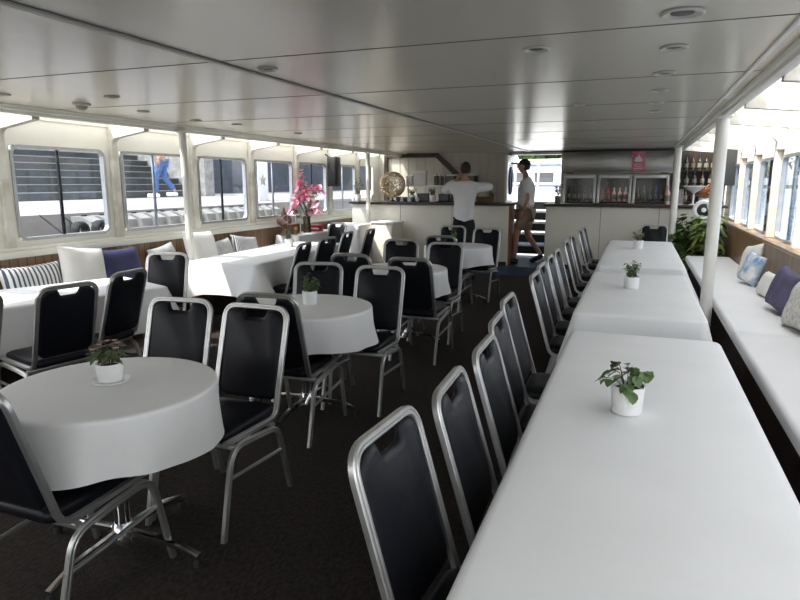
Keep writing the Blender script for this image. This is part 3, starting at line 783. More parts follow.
# vase and lilies
t = thing('flower_vase', 'tall dark glass vase with pink and white lilies on the serving table', 'vase', (-4.80, 8.55, .802))
MB().lathe([(0, 0), (.06, 0), (.062, .01), (.055, .22), (.06, .25), (.055, .25), (.05, .22), (.05, .02), (0, .02)]).build('vessel', mat('smoked_brown_glass', (.05, .035, .02), .12, spec=.8), t)
st, lf, pk, wh, sp_ = MB(), MB(), MB(), MB(), MB()
rn = random.Random(5)
for k in range(27):
    a = rn.uniform(0, 2 * PI); rr = rn.uniform(.05, .27) if k > 3 else rn.uniform(.0, .10); h_ = rn.uniform(.32, .72) if k > 3 else rn.uniform(.7, 1.0)
    e = Vector((rr * math.cos(a), rr * math.sin(a), h_)); st.tube([(0, 0, .15), (rr * .3 * math.cos(a), rr * .3 * math.sin(a), h_ * .6), e], .004, 5)
    for j in range(5): an = rn.uniform(0, 6.28); lf.leaf(e * .8 + Vector((0, 0, .03 * j - .02)), (math.cos(an), math.sin(an), rn.uniform(-.2, .8)), .12, .03)
    if k > 3:
        tgt = pk if k % 3 else wh; Q_ = Vector((math.cos(a) * .8, math.sin(a) * .8 - .3, .5)).to_track_quat('Z', 'Y').to_matrix()
        for j in range(6):
            an = j * PI / 3; d_ = Q_ @ Vector((math.cos(an), math.sin(an), .35))
            tgt.leaf(e, d_, .13, .062, droop=.12)
    else:
        for j in range(26): an = rn.uniform(0, 6.28); pk.leaf(e - Vector((0, 0, rn.uniform(0, .28))), (math.cos(an), math.sin(an), .8), .06, .04)
st.build('stems', M_leaf2, t); lf.build('leaves', M_leaf, t); pk.build('pink_flowers', M_pink, t); wh.build('white_flowers', M_petal, t); sp_.b.free()
# pitcher / dark chest / red box / yellow cup
t = thing('wooden_box', 'dark wooden box on the serving table between lamp and vase', 'box', (-4.92, 8.27, .802))
MB().box(-.09, -.10, 0, .09, .10, .13, .004).build('body', M_darkwood, t); MB().box(-.095, -.105, .13, .095, .105, .15, .004).build('lid', M_brown, t)
t = thing('lantern', 'square clear glass lantern with white frame on the serving table by the window', 'lantern', (-5.0, 8.50, .802))
m = MB()
for sx in (-1, 1):
    for sy in (-1, 1): m.box(sx * .07 - .006, sy * .07 - .006, 0, sx * .07 + .006, sy * .07 + .006, .26)
m.box(-.08, -.08, 0, .08, .08, .012); m.box(-.08, -.08, .26, .08, .08, .275); m.build('frame', M_whitep, t)
MB().lathe([(0, .012), (.035, .012), (.035, .14), (0, .14)]).build('candle', M_cushw, t)
t = thing('gift_box', 'bright red box on the serving table right of the flower vase', 'box', (-4.82, 8.86, .802))
MB().box(-.10, -.08, 0, .10, .08, .10, .006).build('body', M_red, t); MB().box(-.10, -.083, .035, .10, .083, .06, .002).build('ribbon', M_petal, t)
t = thing('wine_goblet', 'small amber goblet on the serving table in front of the lamp', 'glass', (-4.75, 8.12, .802))
MB().lathe([(0, 0), (.03, 0), (.03, .004), (.006, .01), (.005, .06), (.03, .08), (.036, .12), (.033, .12), (.027, .085), (0, .07)]).build('bowl', mat('amber_glass', (.55, .28, .05), .15, spec=.8), t)
# star ornament
m = MB(); P = []
for k in range(10):
    r_ = .105 if k % 2 == 0 else .045; a = PI / 2 + k * PI / 5; P.append((0, r_ * math.cos(a), r_ * math.sin(a)))
fc = m.b.verts.new((.02, 0, 0)); bc = m.b.verts.new((-.02, 0, 0)); V = [m.b.verts.new(p) for p in P]
for k in range(10): m.b.faces.new((V[k], V[(k + 1) % 10], fc)); m.b.faces.new((V[(k + 1) % 10], V[k], bc))
t = thing('star_ornament', 'white star ornament hanging in the fourth left window', 'ornament', (XL + .045, 7.82, 1.60))
m.build('star', M_whitep, t, smooth=False); MB().tube([(0, 0, .1), (-.04, 0, .34)], .0015, 4).build('string', M_whitep, t)
# hanging speaker (left)
t = thing('wall_speaker', 'black box loudspeaker hanging by the left windows near the bar', 'speaker', (-4.96, 9.80, 1.50))
MB().box(-.07, -.10, 0, .10, .10, .50, .015).build('cabinet', M_black, t); MB().box(-.06, -.11, .02, .09, -.098, .48, .006).build('grille', M_black, t); MB().tube([(-.05, 0, .48), (-.15, .0, .55)], .012).build('bracket', M_black, t)

# ---- things on the left counter (z = CT)
def P(x): return x
yb = YB + .25
t = thing('wire_globe', 'gold wire mesh globe ornament on the left bar counter', 'ornament', (-4.28, yb, CT))
MB().lathe([(0, 0), (.06, 0), (.05, .015), (.015, .03), (.012, .07), (0, .07)]).build('stand', M_black, t)
m = MB(); rg = .235
for k in range(44):
    ax = Vector((R.gauss(0, 1), R.gauss(0, 1), R.gauss(0, 1))).normalized().to_track_quat('Z', 'Y').to_matrix()
    m.tube([Vector((0, 0, .07 + rg)) + ax @ Vector((rg * math.cos(a * PI / 12), rg * math.sin(a * PI / 12), 0)) for a in range(24)], .0045, 5, closed=True)
m.build('mesh_ball', M_gold, t)
def cup(x, y, z, mt, label, grp, r=.035, h=.075):
    t = thing('cup', label, 'cup', (x, y, z), group=grp)
    MB().lathe([(0, 0), (r * .75, 0), (r, h * .4), (r, h), (r * .92, h), (r * .9, h * .4), (0, .008)]).build('bowl', mt, t)
    MB().tube([(r + .014 * math.sin(a * PI / 6) if 0 < a < 6 else r * .95, 0, h * (.25 + .5 * a / 6)) for a in range(7)], .004, 5).build('handle', mt, t)
wd = ['leftmost', 'second', 'third', 'fourth', 'fifth', 'sixth']
for k in range(6): cup(-4.12 + .07 * k, yb - .14 + .05 * (k % 2), CT, M_bluecer if k % 2 == 0 else M_white, 'small %s cup in front of the wire globe, %s of six' % ('dark blue' if k % 2 == 0 else 'white', wd[k]), 'cups on the left bar counter', .04, .085)
pot_plant(-3.86, yb - .1, CT, .065, .12, 'bush', 'white potted plant on the left bar counter right of the wire globe', False, 21, hgt=.14, potmat=M_whitep)
pot_plant(-3.47, yb - .1, CT, .06, .12, 'bush', 'white potted plant under the raised shelf, nearer the standing man', False, 22, hgt=.16, potmat=M_whitep)
pot_plant(-2.42, yb, CT, .055, .09, 'bush', 'small potted plant at the right end of the left counter', False, 23, hgt=.12, potmat=M_black)
pot_plant(-4.93, 10.74, CT, .06, .12, 'sprig', 'tall white potted plant on the counter at the far left by the last window', False, 24, hgt=.42, sc=1.4)
for k, (x, w, h, l) in enumerate(((-5.02, .10, .10, 'squat white ceramic jar at the far left of the left bar counter'), (-4.68, .10, .14, 'white ceramic jar just left of the wire globe on the counter'))):
    t = thing('ceramic_jar', l, 'jar', (x, yb - .1, CT)); r = w / 2
    MB().lathe([(0, 0), (r * .8, 0), (r * 1.1, h * .5), (r * .8, h * .9), (r * .6, h)]).build('body', M_white, t); MB().lathe([(r * .65, h), (r * .5, h * 1.1), (.012, h * 1.15), (.012, h * 1.25), (0, h * 1.27)]).build('lid', M_white, t)
t = thing('photo_stand', 'dark photo block standing on the left counter beside the first potted plant', 'frame', (-3.68, yb, CT))
MB().box(-.11, -.02, 0, .11, .02, .15, .006).build('frame', M_bluecer, t); MB().box(-.09, -.024, .02, .09, -.018, .13).build('picture', M_greyp, t)
t = thing('photo_stand', 'dark framed card on the left counter under the raised shelf, nearer the man', 'frame', (-3.30, yb + .05, CT))
MB().box(-.10, -.02, 0, .10, .02, .14, .006).build('frame', M_black, t); MB().box(-.08, -.024, .02, .08, -.018, .12).build('picture', M_bluecer, t)
# raised shelf on posts
t = thing('counter_shelf', 'raised white glass-edged shelf on posts above the left counter', 'shelf', (-3.64, yb + .18, CT))
MB().box(-.44, -.12, .27, .44, .12, .295, .004).build('shelf_board', M_whitep, t)
for x in (-.40, 0, .40): MB().tube([(x, 0, 0), (x, 0, .27)], .012).build('post', M_alu, t)
sz = CT + .295
t = thing('paper_box', 'upright pale grey paper box on the raised bar shelf', 'box', (-3.80, yb + .18, sz)); MB().box(-.12, -.05, 0, .12, .05, .26, .003).build('body', mat('pale_card', (.72, .72, .70), .7), t); MB().box(-.121, -.051, .22, .121, .051, .264, .003).build('lid', M_whitep, t)
t = thing('white_box', 'small white carton at the left end of the raised bar shelf', 'box', (-4.0, yb + .18, sz)); MB().box(-.06, -.05, 0, .06, .05, .17, .003).build('body', M_whitep, t); MB().box(-.061, -.051, .15, .061, .051, .174, .002).build('lid', M_cushw, t)
for k, x in enumerate((-3.48, -3.40, -3.32)):
    t = thing('slim_bottle', 'slim dark bottle on the raised bar shelf, %s of three' % ('left', 'middle', 'right')[k], 'bottle', (x, yb + .18, sz), group='bottles on the raised bar shelf')
    MB().lathe([(0, 0), (.022, 0), (.022, .12), (.009, .16), (.009, .21), (0, .21)], n=14).build('body', (M_blackb, M_greenb, M_amberb)[k], t); MB().lathe([(.011, .20), (.011, .22), (0, .222)], n=10).build('cap', M_gold, t)
# drinks tray above on bulkhead
t = thing('wall_rack', 'white rimmed rack of glasses high behind the left bar', 'rack', (-3.42, YF - .16, 1.50))
MB().box(-.42, -.12, .20, .42, .14, .225, .004).build('top', M_whitep, t); MB().box(-.40, -.10, 0, .40, .14, .02, .004).build('shelf_board', M_darkwood, t)
for x in (-.4, 0, .4): MB().box(x - .01, -.1, .02, x + .01, .14, .2).build('divider', M_greyp, t)
t = thing('back_counter', 'dark work counter against the forward wall behind the left bar', 'counter', (-3.6, YF - .28, .15)); MB().box(-1.2, -.25, 0, 1.2, .26, .85).build('body', M_plaster, t); MB().box(-1.22, -.27, .85, 1.22, .26, .89, .005).build('countertop', M_darkwood, t)
# items right of the man
t = thing('wicker_basket', 'dark brown wicker basket on the left counter right of the man', 'basket', (-2.45 - .05, yb - .12, CT))
MB().lathe([(0, 0), (.12, 0), (.15, .10), (.14, .10), (.11, .012), (0, .012)], sx=1.1, sy=.7).build('body', M_brown, t); MB().tube([(.15 * math.cos(a * PI / 8), 0, .10 + .12 * math.sin(a * PI / 8)) for a in range(9)], .007).build('handle', M_brown, t)
t = thing('drink_carafe', 'clear glass carafe on the left counter right of the man', 'carafe', (-2.72, yb - .1, CT))
MB().lathe([(0, 0), (.05, 0), (.055, .08), (.025, .18), (.03, .24), (.027, .24), (.022, .18), (.05, .08), (0, .01)]).build('vessel', M_clear, t); MB().lathe([(0, .24), (.028, .24), (.02, .27), (0, .28)]).build('stopper', M_chrome, t)
t = thing('red_bag', 'red bag standing on the left counter beside the man', 'bag', (-2.96, yb - .12, CT))
MB().box(-.10, -.06, 0, .10, .06, .24, .03, 3).build('body', M_red, t); MB().tube([(.05 * math.cos(a * PI / 8), 0, .23 + .08 * math.sin(a * PI / 8)) for a in range(9)], .006).build('handle', M_red, t)
t = thing('coffee_machine', 'squat black appliance on the left counter beside the red bag', 'appliance', (-3.09, yb + .12, CT))
MB().box(-.09, -.10, 0, .09, .12, .17, .01).build('body', M_black, t); MB().box(-.07, -.13, .12, .07, -.1, .16, .005).build('spout', M_chrome, t)

# ---- forward wall right: steel hood, fridges, shelves
FX = [(-1.30, -.72), (-.71, -.13), (-.12, .47)]
t = thing('steel_cladding', 'wide stainless steel panel mounted above the glass fridges', 'panel', (-.41, YF - .30, 1.72))
MB().box(-.93, .0, .03, .93, .28, .40, .006).build('sheet', M_steel, t); MB().box(-.93, -.02, 0, .93, .28, .035, .005).build('lower_rail', M_steel, t); MB().box(-.93, -.02, .39, .93, .28, .42, .005).build('upper_rail', M_darkwood, t)
for x in (-.8, .8): MB().box(x - .06, -.03, .008, x + .06, -.018, .026).build('vent', M_black, t)
for k, (x0, x1) in enumerate(FX):
    w = ('left', 'middle', 'right')[k]
    t = thing('display_fridge', 'upright glass door drinks fridge behind the right bar, %s of three' % w, 'fridge', ((x0 + x1) / 2, YF - .30, .15), group='glass door fridges')
    h = (x1 - x0) / 2 - .004; m = MB()
    m.box(-h, -.22, 0, -h + .03, .28, 1.555); m.box(h - .03, -.22, 0, h, .28, 1.555); m.box(-h + .03, .25, 0, h - .03, .28, 1.555); m.box(-h + .03, -.22, 0, h - .03, .28, .12); m.box(-h + .03, -.22, 1.52, h - .03, .28, 1.555)
    m.build('cabinet', M_steel, t, smooth=False)
    ld = bpy.data.lights.new('fridge_fill', 'AREA'); ld.size = .4; ld.size_y = .05; ld.shape = 'RECTANGLE'; ld.energy = .8; ld.color = (1, .95, .88)  # added fill light that makes the fridge interior and bottles visible
    lo = bpy.data.objects.new('fridge_fill', ld); COL.objects.link(lo); lo.parent = t; lo.location = (0, -.19, 1.51)
    for z in (.45, .78, 1.09): MB().box(-h + .032, -.18, z - .008, h - .032, .245, z).build('shelf', M_alu, t, smooth=False)
    MB().box(-h + .031, .235, .13, h - .031, .248, 1.51).build('back_panel', M_interior, t, smooth=False)
    d_ = MB(); d_.box(-h + .005, -.25, .13, -h + .045, -.222, 1.54, .003); d_.box(h - .045, -.25, .13, h - .005, -.222, 1.54, .003); d_.box(-h + .045, -.25, .13, h - .045, -.222, .18, .003); d_.box(-h + .045, -.25, 1.49, h - .045, -.222, 1.54, .003)
    dr = d_.build('door', M_alu, t); MB().box(-h + .045, -.238, .18, h - .045, -.234, 1.49).build('pane', M_fridge, dr, smooth=False); MB().tube([(h - .025, -.27, .85), (h - .025, -.27, 1.25)], .008).build('handle', M_chrome, dr)
BOT = {}
def bottle(x, y, z, mt, h, r, label, grp, name='bottle'):
    key = (mt.name, round(h, 2), round(r, 3))
    if key in BOT: t = copy_tree(BOT[key]); t.location = (x, y, z); t['label'] = label; t['group'] = grp; t['category'] = 'bottle'; return t
    t = thing(name, label, 'bottle', (x, y, z), group=grp)
    MB().lathe([(0, 0), (r, 0), (r, h * .58), (r * .8, h * .66), (r * .36, h * .76), (r * .34, h * .93), (r * .42, h * .94), (r * .42, h), (0, h)], n=14).build('body', mt, t)
    MB().lathe([(r * 1.02, h * .18), (r * 1.02, h * .48)], n=14).build('label', M_label, t)
    BOT[key] = t; return t
fm = [[M_blackb, M_greenb, M_blackb, M_amberb], [M_redb, M_redb, M_pinkb, M_pinkb], [M_blackb, M_greyp, M_blackb, M_blueb]]
lev = {0: 'upper', 1: 'lower'}
od = ['first', 'second', 'third', 'fourth', 'fifth']
for k, (x0, x1) in enumerate(FX):
    for s_, z in enumerate((.15 + 1.09, .15 + .78)):
        for j in range(5):
            x = x0 + .095 + j * (x1 - x0 - .19) / 4
            bottle(x, YF - .42, z, fm[k][(j + s_) % 4 if k != 1 else (0 if j < 2 and s_ == 0 else 3)], .27 if k != 1 else .24, .032, 'bottle on the %s shelf of the %s fridge, %s from the left' % (lev[s_], ('left', 'middle', 'right')[k], od[j]), 'bottles in the %s fridge' % ('left', 'middle', 'right')[k])
# poster
t = thing('poster', 'pink poster with a white emblem on the steel panel above the fridges', 'poster', (-.05, YF - .325, 1.76))
MB().box(-.11, -.004, 0, .11, 0, .34).build('sheet', M_poster, t, smooth=False)
m = MB()
P0 = [(-.08, .19), (-.05, .22), (-.05, .25), (-.02, .25), (0, .30), (.02, .25), (.05, .25), (.05, .22), (.08, .19), (.04, .165), (-.04, .165)]
m.poly([(x, -.006, z) for x, z in P0], .0015); m.build('emblem', M_petal, t, smooth=False)
m = MB()
for j, w_ in enumerate((.08, .06, .075)): m.box(-w_, -.006, .12 - j * .035, w_, -.0045, .128 - j * .035)
m.build('lettering', M_petal, t, smooth=False)
# bottle shelves on the right
t = thing('bottle_shelf', 'dark wall shelf unit full of bottles right of the fridges', 'shelf', (1.0, YF - .14, 1.0))
MB().box(-.44, .10, 0, .40, .13, 1.12).build('back_panel', M_darkwood, t, smooth=False)
for z in (.24, .52, .78): MB().box(-.44, -.10, z - .02, .40, .10, z).build('shelf_board', M_darkwood, t, smooth=False)
for x in (-.45, .40): MB().box(x - .012, -.1, 0, x + .012, .13, 1.12).build('side_panel', M_darkwood, t, smooth=False)
for r_, z in enumerate((1.24, 1.52, 1.78)):
    for j in range(7 if r_ == 2 else 6):
        bottle(.63 + j * (.105 if r_ == 2 else .125), YF - .16, z, (M_blackb, M_amberb, M_greenb)[(j + r_) % 3], (.22, .24, .25)[r_], .036, 'spirit bottle on the %s of the dark wall shelves, %s from the left' % (('lowest', 'middle', 'top')[r_], ['first', 'second', 'third', 'fourth', 'fifth', 'sixth', 'seventh'][j]), 'bottles on the dark wall shelves')

# ---- things on the right counter
yr = YB + .22
bottle(.42, yr - .05, CT, M_pinkb, .30, .04, 'pink bottle on the right counter in front of the right fridge', None)
t = thing('menu_holder', 'upright clear menu holder on the right counter right of the farther pole', 'holder', (.61, yr + .08 - .05, CT))
MB().box(-.05, -.03, 0, .05, .03, .012).build('base', M_white, t); MB().box(-.045, -.006, .012, .045, .006, .24, .002).build('card', mat('menu_card', (.55, .5, .48), .5, var2=(.25, .22, .22), vscale=30), t)
t = thing('cocktail_glass', 'oversized white cocktail glass on the right counter', 'glass', (.79, yr - .08, CT))
MB().lathe([(0, 0), (.07, 0), (.07, .008), (.014, .02), (.012, .17), (.05, .20), (.165, .285), (.16, .29), (.045, .215), (0, .20)]).build('bowl', M_white, t)
t = thing('orange_plant', 'spiky orange-leaved plant in a white pot on the right counter', 'plant', (.95, yr + .06, CT))
MB().lathe([(0, 0), (.06, 0), (.075, .10), (.07, .10), (.05, .01), (0, .01)]).build('pot', M_white, t)
m = MB()
for k in range(60):
    a = R.uniform(0, 2 * PI); e = R.uniform(.25, 1.1); m.leaf((0, 0, .09 + R.uniform(0, .12)), (math.cos(a) * math.cos(e), math.sin(a) * math.cos(e), math.sin(e)), R.uniform(.18, .28), .028, droop=.35)
m.build('foliage', M_orange, t)
pot_plant(-1.28, yr, CT, .05, .12, 'bush', 'leafy plant in a small pot at the left end of the right counter', False, 33, hgt=.26, sc=1.6, potmat=M_greyp)
# round fan on pedestal
t = thing('pedestal_fan', 'round white fan with a black centre above the big leafy plant', 'fan', (.90, 10.20, 0))
Mf = Matrix.Translation((0, 0, 1.17)) @ Matrix.Rotation(PI / 2, 4, 'X')
MB().lathe([(.095, -.03), (.135, -.05), (.15, -.02), (.15, .03), (.125, .05), (.09, .045), (.085, 0)], n=36, M=Mf).build('housing', M_white, t)
g = MB().lathe([(0, -.02), (.095, -.02), (.095, .045), (.085, .05), (0, .035)], n=30, M=Mf).build('grille', M_black, t)
MB().lathe([(0, .034), (.035, .045), (.03, .052), (0, .055)], n=20, M=Mf).build('hub_cap', M_white, g)
MB().tube([(0, 0, .02), (0, 0, 1.03)], .016).build('pole', M_whitep, t); MB().lathe([(0, 0), (.15, 0), (.14, .02), (.02, .035), (0, .035)]).build('base', M_whitep, t)

# big plants before the bar at the right
def bush(x, y, z0, w, d, h, n, L, W, mt, label, seed, potr=.17, pm=None, palm=False, potm=None):
    rn = random.Random(seed)
    t = thing('leafy_plant', label, 'plant', (x, y, z0))
    MB().lathe([(0, 0), (potr * .8, 0), (potr, .30), (potr * .95, .31), (potr * .9, .28), (0, .27)]).build('pot', potm or M_whitep, t)
    st, lf = MB(), MB()
    for k in range(n):
        a = rn.uniform(0, 2 * PI); q = rn.uniform(0, 1) ** .5; hh = rn.uniform(.1, 1)
        c = Vector((math.cos(a) * w / 2 * q * (1 - .3 * hh), math.sin(a) * d / 2 * q, .25 + hh * (h - .25) * (1 - .25 * q)))
        if k % 4 == 0: st.tube([(0, 0, .25), (c.x * .4, c.y * .4, .25 + (c.z - .25) * .7), c], .004, 5)
        for j in range(3):
            an = a + rn.uniform(-1.3, 1.3); lf.leaf(c, (math.cos(an), math.sin(an), rn.uniform(-.5, .4)), L * rn.uniform(.7, 1.2), W * rn.uniform(.8, 1.2), droop=.4)
    st.build('stems', M_stem, t); lf.build('foliage', mt, t); return t
bush(.74, 10.30, 0, .60, .4, 1.18, 190, .12, .085, M_leaf, 'big dark green leafy plant in front of the bar end, below the fan', 41, potr=.14)
bush(1.08, 10.25, 0, .30, .4, 1.1, 70, .13, .055, M_leaf2, 'greyish green plant between the thick pole and the wooden bench end', 42, potr=.11)
bush(.93, 9.80, .0, .34, .3, 1.36, 50, .22, .06, M_leafy, 'yellow-green arching plant standing by the right bench end', 43, potr=.11)
bush(.83, 9.78, 0, .24, .22, .50, 30, .10, .03, mat('dry_leaf', (.45, .30, .12), .7, var2=(.2, .2, .06), vscale=9), 'low yellowing plant on the floor at the bench end', 44, potr=.08)
# grey hanging panel right
t = thing('hanging_panel', 'flat dark grey screen hanging in the right corner beside the bottle shelves', 'screen', (1.22, 10.9, 1.52))
MB().box(-.165, -.03, 0, .14, .03, .56, .008).build('screen', mat('matt_grey_board', (.03, .03, .03), .7), t); MB().tube([(0, 0, .55), (0, 0, .74)], .012).build('bracket', M_alu, t)

# ------------------------------------------------------------------ people
def skinned(P_, E_, Rd, sub=2):
    me = bpy.data.meshes.new('t'); me.from_pydata([Vector(p) for p in P_], E_, []); o = bpy.data.objects.new('t', me); COL.objects.link(o)
    sk = o.modifiers.new('s', 'SKIN'); sk.use_smooth_shade = True
    for i, v in enumerate(me.skin_vertices[0].data):
        v.radius = (Rd[i], Rd[i]) if not isinstance(Rd[i], tuple) else Rd[i]; v.use_root = (i == 0)
    sb = o.modifiers.new('u', 'SUBSURF'); sb.levels = sub; sb.render_levels = sub
    dg = bpy.context.evaluated_depsgraph_get(); m2 = bpy.data.meshes.new_from_object(o.evaluated_get(dg))
    bpy.data.objects.remove(o); bpy.data.meshes.remove(me)
    b = MB(); b.b.from_mesh(m2); bpy.data.meshes.remove(m2); return b
def squash(b, cx, cy, f, zlo, zhi, axis=1):
    zhi = max(zhi, 1.56) if zhi > 1.32 else zhi
    """flatten the trunk front to back"""
    for v in b.b.verts:
        if zlo < v.co.z < zhi and abs(v.co.x - cx) < .26: v.co.y = cy + (v.co.y - cy) * f
def chain(*pts):
    return list(pts)
def head_parts(b, c, tilt=0, yawh=0, s=1):
    """add a head with nose, ears and jaw to a body mesh; face along +Y"""
    M_ = Matrix.Translation(c) @ Matrix.Rotation(yawh, 4, 'Z') @ Matrix.Rotation(tilt, 4, 'X')
    b.ball((0, 0, 0), .1 * s, (.78, .96, 1.18), 20, 14)
    vs = b.b.verts[-(20 * 13 + 2):]
    for v in vs:
        if v.co.z < -.02: v.co.x *= 1 - (-.02 - v.co.z) * 3.2; 
        if v.co.z < -.03 and v.co.y < 0: v.co.y *= .8
    k0 = len(b.b.verts)
    b.ball((0, .098 * s, -.012), .016, (.7, 1.1, 1.5), 10, 8)
    b.ball((.08 * s, 0, -.01), .03, (.35, .7, 1.05), 10, 8); b.ball((-.08 * s, 0, -.01), .03, (.35, .7, 1.05), 10, 8)
    b.ball((0, .086 * s, -.055), .02, (1.2, .5, .35), 10, 6)
    b.b.verts.ensure_lookup_table()
    return M_, k0
def add_head(b, c, tilt=0, yawh=0):
    h = MB(); M_, _ = head_parts(h, c, tilt, yawh); bmesh.ops.transform(h.b, matrix=M_, verts=h.b.verts)
    me = bpy.data.meshes.new('h'); h.b.to_mesh(me); h.b.free(); b.b.from_mesh(me); bpy.data.meshes.remove(me); return M_
def add_hand(b, wrist, d, up, side=1, s=1.0, curl=.35):
    """palm, four fingers and a thumb, direction d, back of the hand towards up"""
    d = Vector(d).normalized(); up = Vector(up); up = (up - d * up.dot(d)).normalized(); r = d.cross(up) * side
    w = Vector(wrist)
    b.ball(w + d * .045 * s, .04 * s, (1, 1, 1), 12, 8, M=Matrix((r, d, up)).transposed().to_4x4() @ Matrix.Diagonal((1.0, 1.25, .42, 1)))
    for i, L in enumerate((.072, .082, .076, .060)):
        o_ = w + d * .080 * s + r * (.030 - .020 * i) * s
        p1 = o_ + d * L * .5 * s; p2 = p1 + (d - up * curl).normalized() * L * .32 * s; p3 = p2 + (d - up * curl * 2.4).normalized() * L * .3 * s
        b.tube([o_ - d * .02 * s, p1, p2, p3], .0095 * s, 7, r2=.0065 * s)
    o_ = w + d * .025 * s + r * .032 * s
    b.tube([o_, o_ + (d * .6 + r * .8).normalized() * .035 * s, o_ + (d * 1.0 + r * .55 - up * .3).normalized() * .065 * s], .012 * s, 7, r2=.008 * s)

# --- man in white shirt working at the bar, seen from behind
t = thing('person', 'person in white shirt and black trousers standing at the left bar with raised arms', 'person', (-2.62, 9.80, 0), face(-.05, 1))
sh = 1.53
B = [(0, 0, 1.00), (0, 0, 1.18), (0, -.01, 1.38), (0, 0, sh), (0, .015, 1.62), (0, .025, 1.70),
     (-.20, 0, sh - .04), (-.38, .14, 1.43), (-.22, .37, 1.62),
     (.20, 0, sh - .04), (.38, .16, 1.50), (.30, .42, 1.50),
     (-.10, 0, .92), (-.115, .01, .50), (-.12, -.02, .09), (-.13, .10, .05),
     (.10, 0, .92), (.115, .01, .50), (.12, -.02, .09), (.13, .10, .05)]
Eg = [(0, 1), (1, 2), (2, 3), (3, 4), (4, 5), (3, 6), (6, 7), (7, 8), (3, 9), (9, 10), (10, 11), (0, 12), (12, 13), (13, 14), (14, 15), (0, 16), (16, 17), (17, 18), (18, 19)]
Rd = [.115, .10, .115, .075, .055, .05, .05, .04, .03, .05, .04, .03, .085, .06, .04, .03, .085, .06, .04, .03]
b = skinned(B, Eg, Rd); squash(b, 0, 0, .78, 1.0, 1.5)
HM = add_head(b, (0, .045, 1.77), .15, .35)
add_hand(b, (-.22, .37, 1.62), (.5, .5, .5), (-1, .4, .3), 1); add_hand(b, (.30, .42, 1.50), (-.5, .8, .1), (.3, .2, 1), -1)
b.build('body', M_skin, t)
b = skinned([(0, 0, .86), (0, 0, 1.12), (0, -.01, 1.36), (0, 0, sh - .005), (-.19, 0, sh - .045), (-.38, .14, 1.43), (-.245, .33, 1.59), (.19, 0, sh - .045), (.38, .16, 1.50), (.31, .38, 1.50), (0, .01, 1.585)],
            [(0, 1), (1, 2), (2, 3), (3, 4), (4, 5), (5, 6), (3, 7), (7, 8), (8, 9), (3, 10)], [.175, .172, .19, .14, .095, .072, .052, .095, .072, .052, .075])
squash(b, 0, 0, .72, .9, 1.5); b.build('shirt', M_shirt, t)
b = skinned([(0, 0, 1.08), (-.085, 0, .90), (-.115, .01, .52), (-.12, -.02, .10), (.085, 0, .90), (.115, .01, .52), (.12, -.02, .10)], [(0, 1), (1, 2), (2, 3), (0, 4), (4, 5), (5, 6)], [.125, .12, .085, .07, .115, .085, .07])
squash(b, 0, 0, .85, .8, 1.3); b.build('trousers', M_black_cl, t)
for s in (-1, 1): MB().box(s * .125 - .045, -.10, 0, s * .125 + .045, .18, .085, .03, 3).build('shoe', M_black, t)
h = MB(); h.ball((0, -.012, .020), .104, (.80, .98, 1.04), 20, 14)
for v in list(h.b.verts):
    if v.co.y > .035 and v.co.z < .07: v.co.y = .035
    if v.co.z < -.05: v.co.z = -.05
bmesh.ops.transform(h.b, matrix=HM, verts=h.b.verts); h.build('hair', M_hair, t)
def eyes(M_, t):
    for s in (-1, 1):
        e = MB(); e.ball((s * .03, .088, .008), .010); bmesh.ops.transform(e.b, matrix=M_, verts=e.b.verts); e.build('eye', M_black, t)
eyes(HM, t)

# --- man with cap walking through the doorway, facing left
t = thing('person', 'person in black cap, white short-sleeved shirt and khaki shorts walking through the doorway', 'person', (-1.86, 11.16, .15), face(-1, -.12))
K = .955
def k(p): return tuple(c * K for c in p)
B = [k(p) for p in [(0, 0, 1.00), (0, .005, 1.18), (0, 0, 1.38), (0, 0, 1.53), (0, .03, 1.62), (0, .045, 1.70),
     (-.19, 0, 1.48), (-.24, -.05, 1.20), (-.22, .05, .97),
     (.19, 0, 1.48), (.235, -.06, 1.20), (.21, .02, .96),
     (-.09, .02, .92), (-.10, .16, .53), (-.10, .17, .10), (-.11, .27, .05),
     (.09, -.01, .92), (.10, -.05, .50), (.10, -.30, .16), (.11, -.24, .05)]]
Rd = [.11, .095, .11, .07, .055, .05, .045, .04, .03, .045, .04, .03, .085, .062, .038, .03, .085, .062, .038, .03]
b = skinned(B, Eg, Rd); squash(b, 0, 0, .85, 1.0, 1.42)
HM = add_head(b, k((0, .065, 1.775)), .10, 0)
add_hand(b, B[8], (0, .25, -1), (-1, 0, 0), 1, .95); add_hand(b, B[11], (0, .2, -1), (1, 0, 0), -1, .95)
b.build('body', M_skin, t)
b = skinned([k(p) for p in [(0, 0, .97), (0, .005, 1.18), (0, 0, 1.38), (0, 0, 1.53), (-.18, 0, 1.475), (-.225, -.03, 1.27), (.18, 0, 1.475), (.225, -.035, 1.27), (0, .02, 1.58)]],
            [(0, 1), (1, 2), (2, 3), (3, 4), (4, 5), (3, 6), (6, 7), (3, 8)], [.165, .160, .172, .13, .09, .08, .09, .08, .07])
squash(b, 0, 0, 1.0, .8, 1.42); b.build('shirt', M_shirt, t)
b = skinned([k(p) for p in [(0, 0, 1.0), (-.085, .02, .92), (-.10, .11, .60), (.085, -.01, .92), (.10, -.04, .60)]], [(0, 1), (1, 2), (0, 3), (3, 4)], [.155, .12, .10, .12, .10])
b.build('shorts', M_khaki, t)
for s in (-1, 1): MB().box(s * .15 - .05, -.035, 1.455, s * .15 + .05, .035, 1.475, .005).build('epaulette', M_black_cl, t)
MB().box(-.145, .10, 0, -.06, .38, .085, .03, 3).build('shoe', M_black, t)
